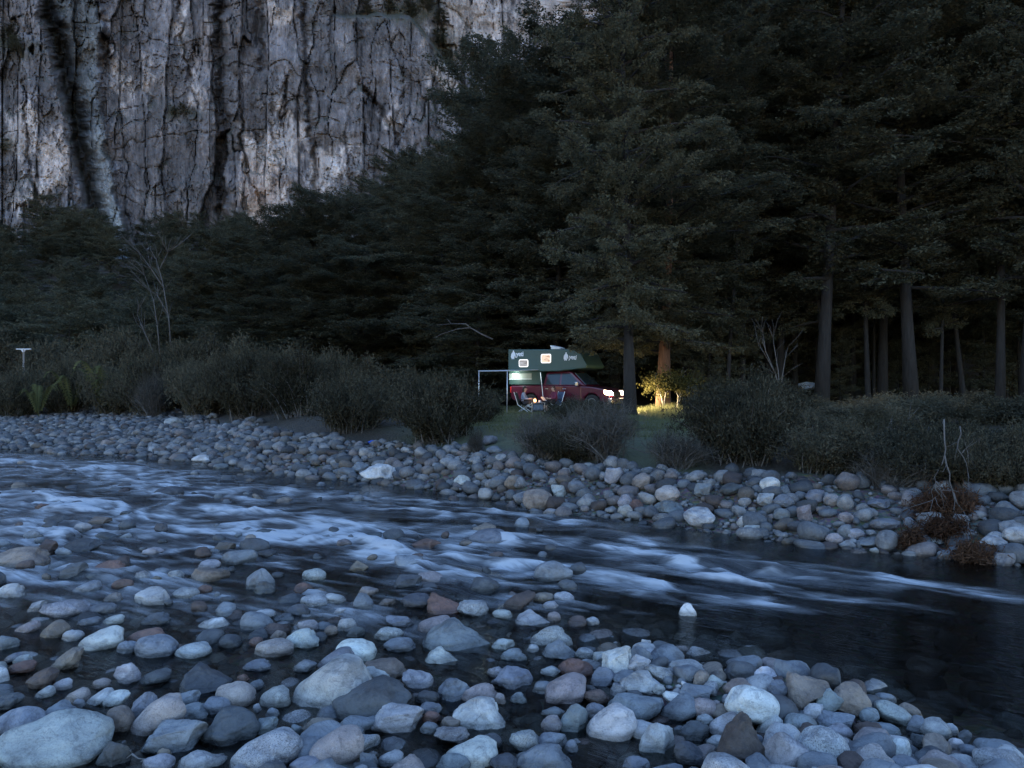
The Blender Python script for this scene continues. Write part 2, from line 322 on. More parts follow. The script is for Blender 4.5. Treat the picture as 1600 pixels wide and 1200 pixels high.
# ------------------------------------------------------------------ stones of the photograph
# photo position (centre x, y, width, height), tilt, colour, shape, landmark name
T = [
(82,1168,160,84,4,'L','r','big pale corner boulder'),(142,1136,30,30,0,'L','r'),(30,1134,74,50,0,'G','r'),(96,1116,62,36,6,'G','p'),(239,1132,112,42,42,'P','e','long pinkish slanting stone'),
(274,1154,92,54,4,'G','f','big speckled grey wedge'),(187,1132,40,50,0,'B','r'),(226,1108,46,38,38,'G','r'),(200,1058,40,42,0,'W','r','upright white egg-shaped stone'),(244,1015,60,42,0,'G','r','smooth blue-grey hump'),
(302,1018,52,27,4,'L','e'),(156,1003,70,24,18,'W','e','long white blade-shaped stone'),(200,1013,32,24,10,'G','r'),(228,996,54,16,6,'R','e'),(106,1036,56,30,34,'B','f','rust-stained slanting stone'),
(85,989,44,30,30,'B','e'),(115,995,32,22,8,'L','r'),(68,1066,46,34,20,'K','f'),(97,1072,30,19,15,'L','e'),(38,1032,28,18,0,'L','p'),(20,1030,28,16,20,'G','e'),(33,1044,42,11,10,'R','e'),
(120,1090,36,24,15,'P','e'),(155,1092,42,22,24,'W','e'),(181,1094,40,24,8,'W','f'),(124,1101,18,18,0,'G','r'),(159,1070,26,15,4,'P','r'),(70,1084,28,14,20,'L','e'),(42,982,36,16,14,'P','e'),
(8,1008,36,32,0,'G','r'),(0,1048,20,30,0,'G','r'),(178,1184,44,50,0,'D','r'),(242,1060,48,14,16,'D','e'),(318,1066,78,54,20,'D','p','dark craggy peaked rock'),(248,1194,46,20,0,'L','r'),(256,1180,22,14,0,'B','r'),
(294,1096,40,28,20,'G','r'),(302,1112,48,28,0,'G','f'),(278,1126,14,14,0,'W','r'),(12,1100,44,28,10,'D','f'),(177,970,32,13,12,'L','e'),(140,972,32,14,4,'G','e'),(246,968,44,22,8,'D','f'),
(368,1091,58,44,0,'P','r','round pinkish boulder'),(338,1104,44,30,0,'G','r'),(360,1143,84,64,0,'D','f','striped dark block'),(429,1094,46,36,18,'L','e'),(517,1080,120,86,22,'L','e','large cracked pale boulder'),
(580,1100,120,78,16,'D','f','big dark slate boulder'),(620,1127,78,50,-4,'L','f','pale wrinkled boulder'),(556,1020,60,42,-14,'W','e','bright white wedge stone'),(524,1034,58,34,24,'G','e'),(602,1047,66,38,-4,'B','f','square tan boulder'),
(590,1054,44,26,-4,'W','r'),(473,999,52,32,6,'L','r','pale oval stone'),(429,1016,56,34,8,'P','r','pinkish oval stone'),(435,994,22,18,0,'B','r'),(400,1004,22,13,0,'R','r'),(404,1040,42,20,4,'G','p'),
(477,1043,36,24,24,'G','f'),(482,980,34,26,0,'L','p'),(540,980,30,28,20,'S','f'),(556,990,26,24,0,'D','r'),(517,988,20,20,0,'B','r'),(418,1137,36,30,18,'G','r'),(416,1178,108,62,18,'S','e','speckled grey bottom boulder'),
(438,1148,30,20,0,'L','r'),(498,1133,48,26,4,'B','f'),(563,1160,56,26,2,'S','f'),(577,1190,28,24,0,'G','f'),(480,1196,52,22,0,'G','r'),(608,992,44,25,4,'S','r'),(624,1009,48,20,0,'G','r'),(462,1143,18,14,0,'G','r'),
(652,1064,48,30,-22,'L','e'),(400,1072,24,13,10,'G','e'),(426,1116,20,9,0,'G','r'),(402,1108,13,22,0,'L','r'),(553,1147,32,11,0,'G','r'),(380,1062,20,9,10,'R','r'),
(714,997,106,40,0,'G','p','broad flat slate slab'),(690,1027,50,28,0,'W','p','white triangular stone'),(786,1007,34,20,0,'L','p'),(803,1024,38,22,0,'G','p'),(861,997,62,36,4,'S','r','speckled pale dome'),(833,1014,18,14,0,'W','r'),
(878,1018,58,30,-4,'G','p'),(900,1048,52,36,0,'R','f','mottled reddish boulder'),(882,1082,76,50,34,'P','r','two-tone leaning boulder'),(800,1063,62,40,0,'G','f','squat blue-grey block'),(776,1053,28,24,0,'S','f'),(860,1050,30,20,10,'L','r'),
(848,1076,32,24,10,'G','r'),(932,1090,40,28,0,'K','r'),(709,1083,50,44,0,'G','r','veined blue-grey boulder'),(752,1084,58,32,0,'P','f'),(750,1119,80,58,-8,'W','f','angular white boulder'),(668,1090,38,22,0,'D','r'),
(674,1121,28,18,0,'R','r'),(670,1108,40,20,0,'G','r'),(704,1133,32,14,0,'B','r'),(671,1138,28,16,0,'G','r'),(706,1150,52,24,0,'S','f'),(736,1179,80,38,8,'W','e','flat white bottom stone'),(768,1160,32,24,0,'D','r'),
(822,1160,50,42,0,'S','r','round granite boulder'),(862,1137,32,32,0,'P','r'),(896,1130,44,64,-12,'G','f','tall blue-grey boulder'),(955,1136,78,54,24,'W','e','tilted white bar boulder'),(965,1038,52,44,18,'W','f','white blocky stone'),
(945,1062,44,36,0,'G','f'),(1000,1065,60,34,0,'L','r'),(850,1184,82,38,0,'G','f','broad blue slab'),(860,1158,50,30,0,'G','r'),(788,1192,46,24,0,'D','r'),(708,1196,52,20,0,'G','r'),(864,1114,36,18,10,'G','r'),(810,1091,24,17,0,'G','p'),
(782,1094,16,13,0,'P','r'),(914,1022,30,20,-10,'S','r'),(938,1030,24,22,10,'L','r'),(926,972,20,10,0,'L','r'),(832,968,54,22,0,'L','p'),(866,966,20,18,0,'P','r'),(930,1112,34,26,0,'G','r'),(893,1168,20,16,0,'G','r'),
(691,950,54,52,30,'R','p','red-brown pointed rock'),(739,955,46,34,0,'S','r'),(785,961,30,17,-10,'L','e'),
(1040,1018,50,28,-14,'D','r','dark wet hump'),(1009,1008,17,16,0,'W','r'),(1016,1024,24,17,0,'L','r'),(1030,1052,42,24,-24,'S','e'),(998,1040,30,28,-20,'L','r'),(1076,1044,58,30,-4,'L','f'),(1158,1050,48,34,0,'D','r','rounded dark slate stone'),
(1197,1056,32,27,0,'W','f'),(1258,1076,66,56,36,'B','p','banded tan rock'),(1176,1100,82,54,-8,'W','r','smooth white bar boulder'),(1154,1074,46,28,0,'B','r'),(1088,1083,50,18,0,'G','f'),(1050,1090,28,18,-20,'W','e'),(1030,1077,18,14,0,'L','r'),
(1100,1106,40,30,0,'P','r'),(994,1108,86,26,0,'G','f'),(1060,1110,60,34,24,'G','e'),(1026,1160,56,62,0,'L','f','knobbly pale upright boulder'),(1086,1144,48,36,-14,'D','f'),(1164,1164,78,82,-10,'K','p','dark brown peaked boulder'),
(1136,1134,54,30,18,'L','e'),(1200,1136,46,24,38,'L','e'),(1250,1132,50,34,0,'G','r'),(1230,1178,62,50,-18,'L','f'),(1287,1170,80,62,-18,'S','r','large speckled bar boulder'),(1272,1109,36,24,0,'L','r'),(1126,1190,44,24,0,'B','r'),
(1074,1182,46,38,-36,'D','f'),(1120,1162,30,22,20,'L','r'),(994,1196,42,18,0,'G','r'),(1102,1127,26,10,0,'L','r'),(1215,1080,28,30,0,'G','f'),(1096,1062,28,20,60,'B','r'),(992,1088,26,16,0,'D','r'),(968,1082,28,26,0,'S','f'),
(1116,1068,24,20,-30,'L','r'),(1074,957,25,27,0,'W','r','lone white midstream stone'),
(1326,1090,56,46,-8,'B','f','ridged grey-tan boulder'),(1296,1098,34,36,-30,'G','f'),(1396,1117,64,34,-34,'L','e','pale leaning oval stone'),(1382,1092,34,18,0,'G','r'),(1422,1114,34,24,-30,'B','r'),(1358,1120,28,26,0,'G','r'),
(1382,1140,44,22,-14,'G','e'),(1306,1127,54,20,0,'G','f'),(1312,1146,38,26,0,'L','r'),(1404,1170,42,32,0,'W','p'),(1464,1170,50,42,0,'B','r','round tan stone'),(1360,1184,62,42,0,'P','f'),(1414,1193,48,20,0,'G','f'),
(1432,1136,34,26,36,'G','e'),(1462,1142,46,36,0,'L','r'),(1486,1142,22,20,0,'L','r'),(1506,1154,24,26,-30,'D','r'),(1554,1170,64,28,0,'G','r','long blue-grey end stone'),(1538,1184,32,24,0,'L','r'),(1576,1186,42,36,0,'L','r'),
(1512,1174,30,22,0,'G','r'),(1494,1164,24,20,0,'W','r'),(1434,1160,22,24,0,'D','r'),
(18,926,44,28,0,'L','f'),(38,874,84,36,0,'B','r','broad half-sunk boulder'),(73,860,28,32,-10,'K','r'),(88,815,36,17,0,'D','f'),(155,816,36,17,0,'B','r'),(130,826,26,18,10,'L','r'),(52,837,24,17,0,'L','r'),(168,840,34,17,-10,'D','r'),
(128,857,52,16,0,'D','f'),(115,896,42,30,10,'D','r'),(175,888,48,25,0,'R','f','rusty midstream block'),(150,902,26,14,0,'D','f'),(192,915,30,20,0,'R','r'),(135,920,40,20,14,'G','e'),(178,935,28,17,10,'P','f'),(224,903,24,23,0,'S','p'),
(244,906,16,12,0,'B','r'),(241,936,54,28,0,'L','f','pale squarish midstream stone'),(290,929,42,23,4,'S','r'),(320,923,22,17,0,'R','r'),(326,902,60,20,0,'B','f','long brown midstream stone'),(275,902,24,20,0,'S','r'),(239,863,33,17,10,'W','r'),
(252,829,19,23,0,'D','p'),(104,953,74,26,4,'S','f','flat lichen-grey midstream slab'),(58,950,30,18,20,'S','f'),(158,953,42,16,6,'G','e'),(350,858,34,20,0,'B','f'),(328,883,32,14,0,'L','r'),(312,952,24,28,20,'K','r'),
(199,803,20,9,0,'D','r'),(66,791,18,9,0,'R','r'),(120,787,15,9,0,'D','f'),(375,799,18,9,0,'B','r'),(264,770,42,8,0,'D','r'),
(491,901,35,22,0,'S','r'),(475,920,28,18,0,'R','p'),(561,889,26,20,-20,'B','f'),(418,866,31,16,0,'D','r'),(575,926,30,16,0,'P','p'),(637,912,42,27,0,'D','f'),(674,905,42,18,-8,'P','r'),(668,852,44,15,-6,'R','f'),(538,850,22,14,0,'P','r'),
(585,839,32,11,0,'D','r'),(765,843,62,22,0,'G','r'),(467,954,36,20,0,'D','p'),(492,940,42,20,0,'S','r'),(522,936,36,14,-8,'L','r'),(531,956,18,13,0,'W','p'),(605,941,24,13,0,'B','f'),(650,942,46,26,0,'D','f'),(673,917,28,10,0,'D','r'),
(412,922,32,26,0,'D','f'),(415,960,30,11,0,'L','r'),(415,835,38,12,0,'D','r'),(625,972,42,16,0,'G','r'),(682,979,56,12,4,'P','e'),(849,935,32,18,0,'B','r'),(882,936,32,19,-10,'S','r'),(860,947,24,12,0,'L','r'),
# far bank
(592,739,52,27,2,'W','f','white lichen-spotted boulder'),(802,753,27,21,0,'B','r'),(841,783,46,36,0,'B','r','tan two-tone bank boulder'),(780,753,30,20,10,'G','r'),(959,739,29,25,10,'L','f'),(722,751,26,18,0,'W','f'),(861,801,25,13,0,'L','r'),
(873,768,23,21,0,'L','f'),(901,757,26,20,0,'G','r'),(994,791,21,21,0,'R','r'),(978,800,25,23,0,'L','f'),(1092,810,46,31,-6,'L','r','pale round bank boulder'),(1043,767,36,25,10,'P','r','pinkish oval bank boulder'),(1045,793,42,21,0,'G','r'),
(1003,752,30,24,20,'P','f'),(1098,761,26,20,0,'G','r'),(1203,757,29,23,14,'W','r','pale bank stone under the bush'),(1196,778,26,19,0,'L','f'),(1223,779,29,20,0,'G','f'),(1274,772,34,20,0,'G','r'),(1258,804,24,27,20,'P','f'),(1161,816,19,19,0,'W','f'),
(1175,827,27,10,0,'W','r'),(1243,823,26,19,0,'D','r'),(977,784,23,22,0,'L','r'),(1221,804,26,20,0,'G','r'),(1140,761,30,16,14,'D','r'),(1179,755,28,15,22,'D','r'),
(1592,835,44,28,0,'L','r','pale oval bank-end boulder'),(1551,852,36,28,0,'L','f','angular pale bank boulder'),(1557,839,26,18,0,'L','r'),(1570,876,34,24,0,'L','f'),(1575,861,22,17,0,'L','r'),(1448,858,27,15,0,'W','r'),(1479,869,30,19,0,'G','r'),
(1497,846,32,20,0,'D','f'),(1337,835,25,17,6,'L','r'),(1382,820,42,11,0,'G','r'),(1304,843,27,18,0,'P','r','pinkish white waterside stone'),(1324,851,25,14,0,'L','r'),(1356,848,36,12,6,'G','e'),(1299,782,24,20,0,'P','f'),(1373,787,34,14,0,'G','f'),
(1322,809,22,17,0,'P','r'),(1366,861,15,12,0,'L','r'),(1420,818,17,19,0,'G','r'),(1462,845,24,10,0,'L','r'),(272,660,26,16,0,'L','r'),(316,717,28,11,0,'W','r','white stone at far waterline'),(563,731,28,18,0,'G','r'),(540,738,30,16,0,'G','r'),
(228,690,20,12,0,'B','r'),(168,694,24,12,0,'P','f'),(345,730,22,8,0,'G','r'),(765,688,24,14,0,'G','f'),(772,703,24,12,0,'G','r'),(785,716,22,14,0,'L','f'),
]
# sunken stones seen through the water
T += [(1066,997,26,11,0,'L','r'),(1100,1011,42,13,0,'G','r'),(1450,1043,58,20,-4,'L','r','pale sunken stone'),(1528,1052,52,16,-4,'G','r'),(1200,1000,60,14,0,'G','r'),(1394,1030,54,14,0,'D','r'),(1165,1014,50,12,0,'D','r'),(1590,1062,40,24,0,'D','r')]
# ------------------------------------------------------------------ river
FD = np.array([0.82, -0.572]); FT = np.array([0.572, 0.82])      # flow direction / across
def st_of(p, q):
    Yw = CAMZ*F/(q-600); x = (p-800)/F*Yw; return x*FD[0]+Yw*FD[1], x*FT[0]+Yw*FT[1]
ss = np.concatenate([np.arange(-90, -34, 0.6), np.arange(-34, 14, 0.135), np.arange(14, 60, 0.6)])
ts = np.concatenate([np.arange(-30, -3, 0.6), np.arange(-3, 16, 0.07), np.arange(16, 40, 0.5)])
SS, TT = np.meshgrid(ss, ts, indexing='ij')
WX = SS*FD[0]+TT*FT[0]; WY = SS*FD[1]+TT*FT[1]
# white water: places where the bed is steep or rocks break the surface (centre, half length along, half width across, strength)
RAP = []
for (a_, b_, la, lc, k) in [(60, 725, 5, 1.2, .6), (180, 735, 4, 1.2, .75), (20, 780, 3.5, 1.0, .9), (130, 790, 3, .9, .8), (270, 760, 3.5, .9, .85), (60, 830, 2.5, .8, .9),
                            (250, 810, 2.6, .8, .85), (380, 800, 2.6, .7, .85), (430, 835, 1.8, .6, .85), (520, 820, 2.0, .6, 1.0), (330, 850, 1.6, .5, .9), (560, 850, 1.4, .45, .9),
                            (640, 868, 1.4, .4, 1.1), (690, 890, 1.2, .35, 1.1), (480, 770, 2.2, .5, .6), (650, 800, 1.8, .4, .7), (650, 780, 1.4, .3, .7), (790, 805, 1.4, .32, 1.0),
                            (720, 830, 1.2, .3, .6), (860, 850, 1.5, .32, 1.2), (960, 855, 1.0, .3, 1.0), (1010, 845, 1.2, .25, .9), (1090, 880, 1.1, .3, 1.2), (1180, 885, 1.0, .22, 1.1), (1260, 890, 1.1, .2, 1.0),
                            (1340, 890, 1.0, .16, .8), (1100, 925, .8, .2, 1.2), (1180, 912, 1.2, .2, .95), (1030, 935, .5, .15, .9), (1400, 905, 1.2, .2, .5), (820, 880, 1.6, .35, .9), (760, 905, .9, .25, .7),
                            (100, 880, 1.6, .4, .8), (40, 905, 1.2, .3, .6), (200, 880, 1.0, .3, .6), (460, 935, .8, .2, .5), (560, 965, .6, .15, .4), (730, 925, .8, .2, .6), (300, 935, .6, .2, .35), (1480, 920, 1., .2, .3)]:
    s0, t0 = st_of(a_, b_); RAP.append((s0, t0, la, lc, k))
warp = 0.45*fbm(SS*0.5, TT*0.9, o=3, s=31)
mask = np.zeros_like(SS)
for s0, t0, la, lc, k in RAP:
    mask = np.maximum(mask, k*np.exp(-((SS-s0)/la)**2-((TT+warp*0.5-t0)/lc)**2))
upl = sst(-14, -26, SS)*0.5*sst(1.0, 3, (yfar(WX)-WY)*.8); mask = np.maximum(mask, upl)
rip0 = mask.copy(); rocks = np.zeros_like(mask)
for t_ in T[:-8]:
    if not (755 < t_[1] < 985 and t_[0] < 900) or t_[2] < 16: continue
    s0, t0 = st_of(t_[0], t_[1]+t_[3]*.3); a_ = t_[2]/2*(CAMZ*F/(t_[1]-600))/F
    m0 = float(np.interp(s0, ss, rip0[:, np.argmin(np.abs(ts-t0))])); k_ = min(1.0, .25+m0)*(.35 if t_[1] > 940 else 1)
    sg = SS-s0
    wake = np.where(sg > 0, np.exp(-(sg/(7*a_))**2), np.exp(-(sg/(1.3*a_))**2))*np.exp(-((np.abs(TT-t0)-a_*(.75+.12*np.maximum(sg, 0)/a_))/(.38*a_))**2)
    rocks = np.maximum(rocks, .9*k_*wake)
mask = np.maximum(mask, rocks)
str1 = fbm(SS*0.95+0.8*warp, (TT+warp*1.4)*3.6, o=4, s=41)
str2 = fbm(SS*2.2, (TT+warp*1.6)*6.5, o=3, s=47)
foam = mask*(0.34+0.85*str1+0.85*str2)+.3*rocks
foam = np.clip(foam, 0, 1.2)+.13*np.sqrt(mask)
bump_ = 0.03*rocks+0.075*mask*fbm(SS*1.1, (TT+warp)*2.4, o=3, s=52)+0.10*foam*mask*0.6
calm = 0.006*fbm(SS*1.4, TT*3.2, o=3, s=61)
WZ = bump_+calm-0.01
depth = WZ-G(WX, WY)
deep = sst(0.10, 0.46, depth)
# shallow, sheltered water by the bar stays flat
mw, n, l, p, o = newmat('river_water')
af = n.new('ShaderNodeAttribute'); af.attribute_name = 'foam'; ad = n.new('ShaderNodeAttribute'); ad.attribute_name = 'deep'
geo = n.new('ShaderNodeNewGeometry')
fl = mapping(n, l, geo.outputs['Position'], (1, 1, 1), (0, 0, math.atan2(0.572, 0.82)))
fl = mapping(n, l, fl, (1.7, 8.5, 1.0))
nz = noise(n, l, fl, 1.6, 6, 0.6, 0.5)
ff = mth(n, l, 'MULTIPLY', af.outputs['Fac'], mth(n, l, 'MULTIPLY_ADD', nz, 2.4, -0.2))
ff = ramp(n, l, ff, [(0.06, 0.0), (0.4, 0.22), (0.95, 0.62)])
tr = n.new('ShaderNodeBsdfTransparent'); l.new(mixc(n, l, ad.outputs['Fac'], (0.72, 0.71, 0.64), (0.27, 0.27, 0.24)), tr.inputs[0])
gl = n.new('ShaderNodeBsdfGlossy'); aw_ = n.new('ShaderNodeAttribute'); aw_.attribute_name = 'flow'; l.new(mth(n, l, 'MULTIPLY_ADD', aw_.outputs['Fac'], .26, .10), gl.inputs['Roughness']); gl.inputs[0].default_value = (0.9, 0.95, 1, 1)
fr = n.new('ShaderNodeFresnel'); fr.inputs['IOR'].default_value = 1.33
rip = noise(n, l, fl, 3.0, 4, 0.6, 0.3)
b = n.new('ShaderNodeBump'); b.inputs['Strength'].default_value = 0.35; b.inputs['Distance'].default_value = 0.03; l.new(rip, b.inputs['Height'])
l.new(b.outputs[0], gl.inputs['Normal']); l.new(b.outputs[0], fr.inputs['Normal'])
m1 = n.new('ShaderNodeMixShader'); l.new(fr.outputs[0], m1.inputs[0]); l.new(tr.outputs[0], m1.inputs[1]); l.new(gl.outputs[0], m1.inputs[2])
df = n.new('ShaderNodeBsdfDiffuse'); df.inputs[0].default_value = (0.74, 0.78, 0.82, 1)
m2 = n.new('ShaderNodeMixShader'); l.new(ff, m2.inputs[0]); l.new(m1.outputs[0], m2.inputs[1]); l.new(df.outputs[0], m2.inputs[2])
l.new(m2.outputs[0], o.inputs[0])
wm = mk('river_water', np.stack([WX, WY, WZ], -1).reshape(-1, 3), gridf(*SS.shape),
        attrs={'flow': ('FLOAT', np.sqrt(np.clip(mask, 0, 1)).ravel()), 'foam': ('FLOAT', foam.ravel()), 'deep': ('FLOAT', deep.ravel())}, mat=mw)
tag(ob('river_water', wm), None, None, kind='structure')

# ------------------------------------------------------------------ cliff
CY = 165.0
def cx(p): return (p-800)/F*CY
def cz(q): return CAMZ-(q-600)/F*CY
xs = spaced(-300, 260, cx(-15), cx(800), 0.23, 1.12); zs = spaced(0, 175, cz(390), cz(-15), 0.25, 1.12)
KX, KZ = np.meshgrid(xs, zs, indexing='ij')
PX = KX/CY*F+800; PY = 600-(KZ-CAMZ)/CY*F       # the face in photo units, for laying out its cracks and panels
wob = 7*fbm(PX*0.02, PY*0.02, o=3, s=71)
jag = 4.5*fbm(PX*.03, PY*.07, o=4, s=73)
def curve(pts): q = np.array(pts, float); return np.interp(PY, q[:, 1], q[:, 0])+wob*0.6+jag
D = np.zeros_like(KX)
# buttresses: steps across the main vertical corners (positive comes towards the river)
A = curve([(50, -60), (66, 0), (100, 120), (125, 260), (145, 345), (160, 420)])
B = curve([(150, -60), (156, 60), (160, 180), (178, 280), (196, 350), (205, 420)])
E = curve([(352, -60), (353, 100), (356, 240), (356, 420)])
Fc = curve([(474, -60), (477, 120), (488, 240), (492, 420)])
D += 7.0*(1-sst(-14, 4, PX-A))                                   # left buttress
D += 4.0*sst(6, 40, PX-A)*(1-sst(-6, 5, PX-B))                   # blue-grey slab leaning out of the gully
D -= 5.0*np.exp(-((PX-A-7)/11)**2)
D += 6.5*sst(-3, 4, PX-E)                                        # right hand buttress starts at the main corner
D -= 3.0*np.exp(-((PX-E+6)/8)**2)
D -= 2.2*np.exp(-((PX-Fc)/4.5)**2); D += 1.6*sst(-2, 12, PX-Fc)
for pts, wd, dp in [([(275, -60), (284, 60), (300, 120), (311, 165)], 3, 1.6), ([(398, -60), (403, 60), (407, 110)], 6, 2.4), ([(376, 180), (382, 240), (400, 300), (412, 340)], 2.2, 1.5),
                    ([(443, 120), (447, 180)], 2.5, 1.6), ([(425, 190), (436, 240)], 3, 1.0), ([(560, 130), (580, 160), (606, 190)], 4, 1.8), ([(615, 200), (628, 250), (640, 300)], 3, 1.2),
                    ([(40, 130), (46, 240), (62, 320)], 3, 1.6), ([(545, 200), (548, 300)], 2.2, 1.0), ([(210, 0), (222, 60), (235, 160)], 3, 0.9), ([(585, 260), (590, 330)], 3, 1.2), ([(520, 20), (515, 80)], 3, 1.2)]:
    q = np.array(pts, float); inside = sst(q[0, 1]-14, q[0, 1]+6, PY)*(1-sst(q[-1, 1]-6, q[-1, 1]+14, PY))
    D -= dp*inside*np.exp(-((PX-curve(pts))/wd)**2)
# the dome on the right and the set-back upper wall behind it
top = np.interp(PX, [470, 500, 520, 640, 690, 720, 760, 900], [-200, -80, 25, 30, 85, 135, 190, 260])+wob
D -= 9*sst(-2, 3, top-PY)*sst(505, 530, PX); D -= 5*sst(600, 740, PX)
# vertical fracture columns, tall panels, broken blocks (cells with their own offset, open joints between them)
def cells2(u, v, seed):
    iu, iv = np.floor(u).astype(np.int64), np.floor(v).astype(np.int64)
    f1 = np.full(u.shape, 9.0); f2 = np.full(u.shape, 9.0); cid = np.zeros(u.shape)
    for a in (-1, 0, 1):
        for b in (-1, 0, 1):
            cu, cv = iu+a, iv+b
            dd = np.hypot(cu+_h(cu, cv, 0*cu, seed)-u, cv+_h(cu, cv, 0*cu, seed+1)-v); nid = _h(cu, cv, 0*cu, seed+2)
            m = dd < f1; f2 = np.where(m, f1, np.minimum(f2, dd)); cid = np.where(m, nid, cid); f1 = np.where(m, dd, f1)
    return f2-f1, cid
wa = fbm(PX*.03, PY*.012, o=4, s=3)
e1, c1_ = cells2((PX+4*wa)*0.026+PY*.0012, PY*0.0035+.25*wa, 201)
e2, c2_ = cells2((PX+4*wa)*0.062+PY*.003, PY*0.011+.5*wa, 211)
e3, c3_ = cells2(PX*0.125+.7*fbm(PX*.06, PY*.06, o=2, s=5), PY*0.070+.7*fbm(PX*.05, PY*.05, o=2, s=6), 221)
D += 4.2*(c1_-.5)-1.5*np.exp(-e1/.022)
vis2 = sst(.1, .55, fbm(PX*.03, PY*.012, o=2, s=18)); D += 1.5*(c2_-.5)*(.35+.65*vis2)-.7*vis2*np.exp(-e2/.035)
rough = .10+.9*sst(.0, .5, fbm(PX*.014, PY*.010, o=3, s=8))
D += np.maximum(rough, .95*np.exp(-((PX-A-25)/45)**2))*(0.6*(c3_-.5)-0.35*np.exp(-e3/.06))
D += 0.16*fbm(PX*0.12, PY*0.010, o=4, s=81)+0.8*fbm(PX*0.016, PY*0.02, o=3, s=85)
D += 0.16*fbm(PX*0.30, PY*0.12, o=4, s=91, g=.6)
led = PY*0.030+0.9*fbm(PX*0.012, PY*0.01, o=3, s=89); D -= 0.7*np.exp(-np.abs((led % 1.0)-0.5)/.03)*sst(.0, .4, fbm(PX*.02, PY*.03, o=2, s=90))
D += 0.05*(cz(0)-KZ)*-1.0                                          # the wall leans back slightly
KY = CY-D
# rock colours: dark varnish, fresh pale scars, rust, blue-grey slab, mossy ledges, a dark green gully line
def blob(px_, py_, rx, ry): return np.exp(-(np.maximum(0, ((PX+wob*2-px_)/rx)**2+((PY+wob*2-py_)/ry)**2)))
rag = .5*fbm(PX*0.05, PY*0.018, o=5, s=95, g=.6)+.7*(c2_-.5)+.5*(c1_-.5); rag2 = .7*fbm(PX*0.20, PY*0.09, o=5, s=97, g=.65)+.7*(c3_-.5)
pale = np.zeros_like(PX)
for a_, b_, rx, ry, k in [(400, 250, 34, 70, 1.0), (440, 220, 50, 60, 1.0), (410, 320, 50, 50, .9), (510, 275, 30, 50, .95), (540, 230, 40, 20, .45), (75, 250, 45, 60, .75), (22, 195, 30, 50, .95), (20, 310, 45, 45, .6),
                          (185, 130, 26, 60, .7), (235, 120, 22, 50, .5), (290, 130, 16, 60, .8), (285, 30, 10, 60, .9), (440, 20, 26, 34, .8), (590, 70, 70, 36, .5), (690, 120, 40, 40, .75), (760, 40, 120, 90, .8), (640, 180, 50, 30, .4), (480, 80, 30, 50, .4), (330, 30, 26, 30, .45),
                          (600, 190, 40, 20, .6), (870, 30, 90, 60, .8), (160, 60, 14, 30, .4), (250, 290, 60, 60, .15)]:
    pale = np.maximum(pale, k*blob(a_, b_, rx, ry))
pale = sst(0.38, 0.72, pale+0.26*rag+0.16*rag2)+.14*sst(.3, .8, rag2)*sst(-.1, .5, rag)
base = np.array([0.19, 0.185, 0.193])*(1+0.55*rag[..., None]+.35*rag2[..., None])
palec = np.array([0.47, 0.435, 0.415])*(1+0.35*rag2[..., None])
rc = base*(1-pale[..., None])+palec*pale[..., None]
rust = np.maximum.reduce([blob(395, 300, 42, 60), .8*blob(430, 290, 40, 25), .35*blob(90, 260, 40, 40), .5*blob(320, 60, 30, 30)]); rust = np.clip(rust+0.3*rag-0.15, 0, 1)[..., None]*0.6
rc = rc*(1-rust)+rc*np.array([1.25, 0.95, 0.72])*rust
slab = (sst(4, 14, PX-A)*(1-sst(-8, 2, PX-B)))[..., None]*0.8
rc = rc*(1-slab)+slab*np.array([0.19, 0.215, 0.225])*(1+0.6*rag2[..., None]+0.9*sst(180, 300, PY)[..., None])
strk = sst(0.1, 0.5, fbm(PX*0.10+.5*wa, PY*0.007, o=4, s=99))[..., None]*0.35      # black water streaks
rc = rc*(1-strk)+strk*rc*0.45
led_up = np.gradient(KY, axis=1); moss_gully = sst(0.15, 0.5, led_up/np.maximum(np.gradient(KZ, axis=1), .05))*sst(-0.1, .4, fbm(PX*.03, PY*.05, o=3, s=103))
moss_gully = np.maximum.reduce([moss_gully*.6, .9*blob(280, 172, 40, 9), .8*blob(20, 70, 50, 20), .8*blob(630, 15, 80, 25), .9*blob(700, 80, 30, 34), .95*np.exp(-((PY-top+2)/7)**2)*sst(505, 530, PX), .6*blob(490, 40, 18, 8), .8*blob(8, 225, 12, 18), .8*np.exp(-((PX-A-2)/7)**2)])  # last term darkens the gully line in the same dark green
moss_gully = np.clip(moss_gully*(1+.8*rag2), 0, 1)[..., None]*0.85
rc = rc*(1-moss_gully)+moss_gully*np.array([0.040, 0.046, 0.024])
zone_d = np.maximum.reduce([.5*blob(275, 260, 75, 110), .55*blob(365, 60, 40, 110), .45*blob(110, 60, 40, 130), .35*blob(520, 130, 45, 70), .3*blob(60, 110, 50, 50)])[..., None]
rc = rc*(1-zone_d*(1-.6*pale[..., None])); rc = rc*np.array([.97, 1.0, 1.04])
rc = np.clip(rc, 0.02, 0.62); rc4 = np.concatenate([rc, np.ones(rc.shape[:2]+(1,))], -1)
mc, n, l, p, o = newmat('cliff_rock')
a = n.new('ShaderNodeAttribute'); a.attribute_name = 'Col'; geo = n.new('ShaderNodeNewGeometry')
v = mapping(n, l, geo.outputs['Position'], (1.2, 1.2, 0.4))
f1 = noise(n, l, v, 0.9, 8, 0.68, 0.3); f2 = noise(n, l, geo.outputs['Position'], 1.6, 7, 0.65)
c = mixc(n, l, 1.0, a.outputs['Color'], ramp(n, l, f1, [(0.3, (0.68, 0.68, 0.70)), (0.5, 1.0), (0.7, (1.3, 1.28, 1.26))]), 'MULTIPLY')
l.new(c, p.inputs['Base Color']); p.inputs['Roughness'].default_value = 0.9
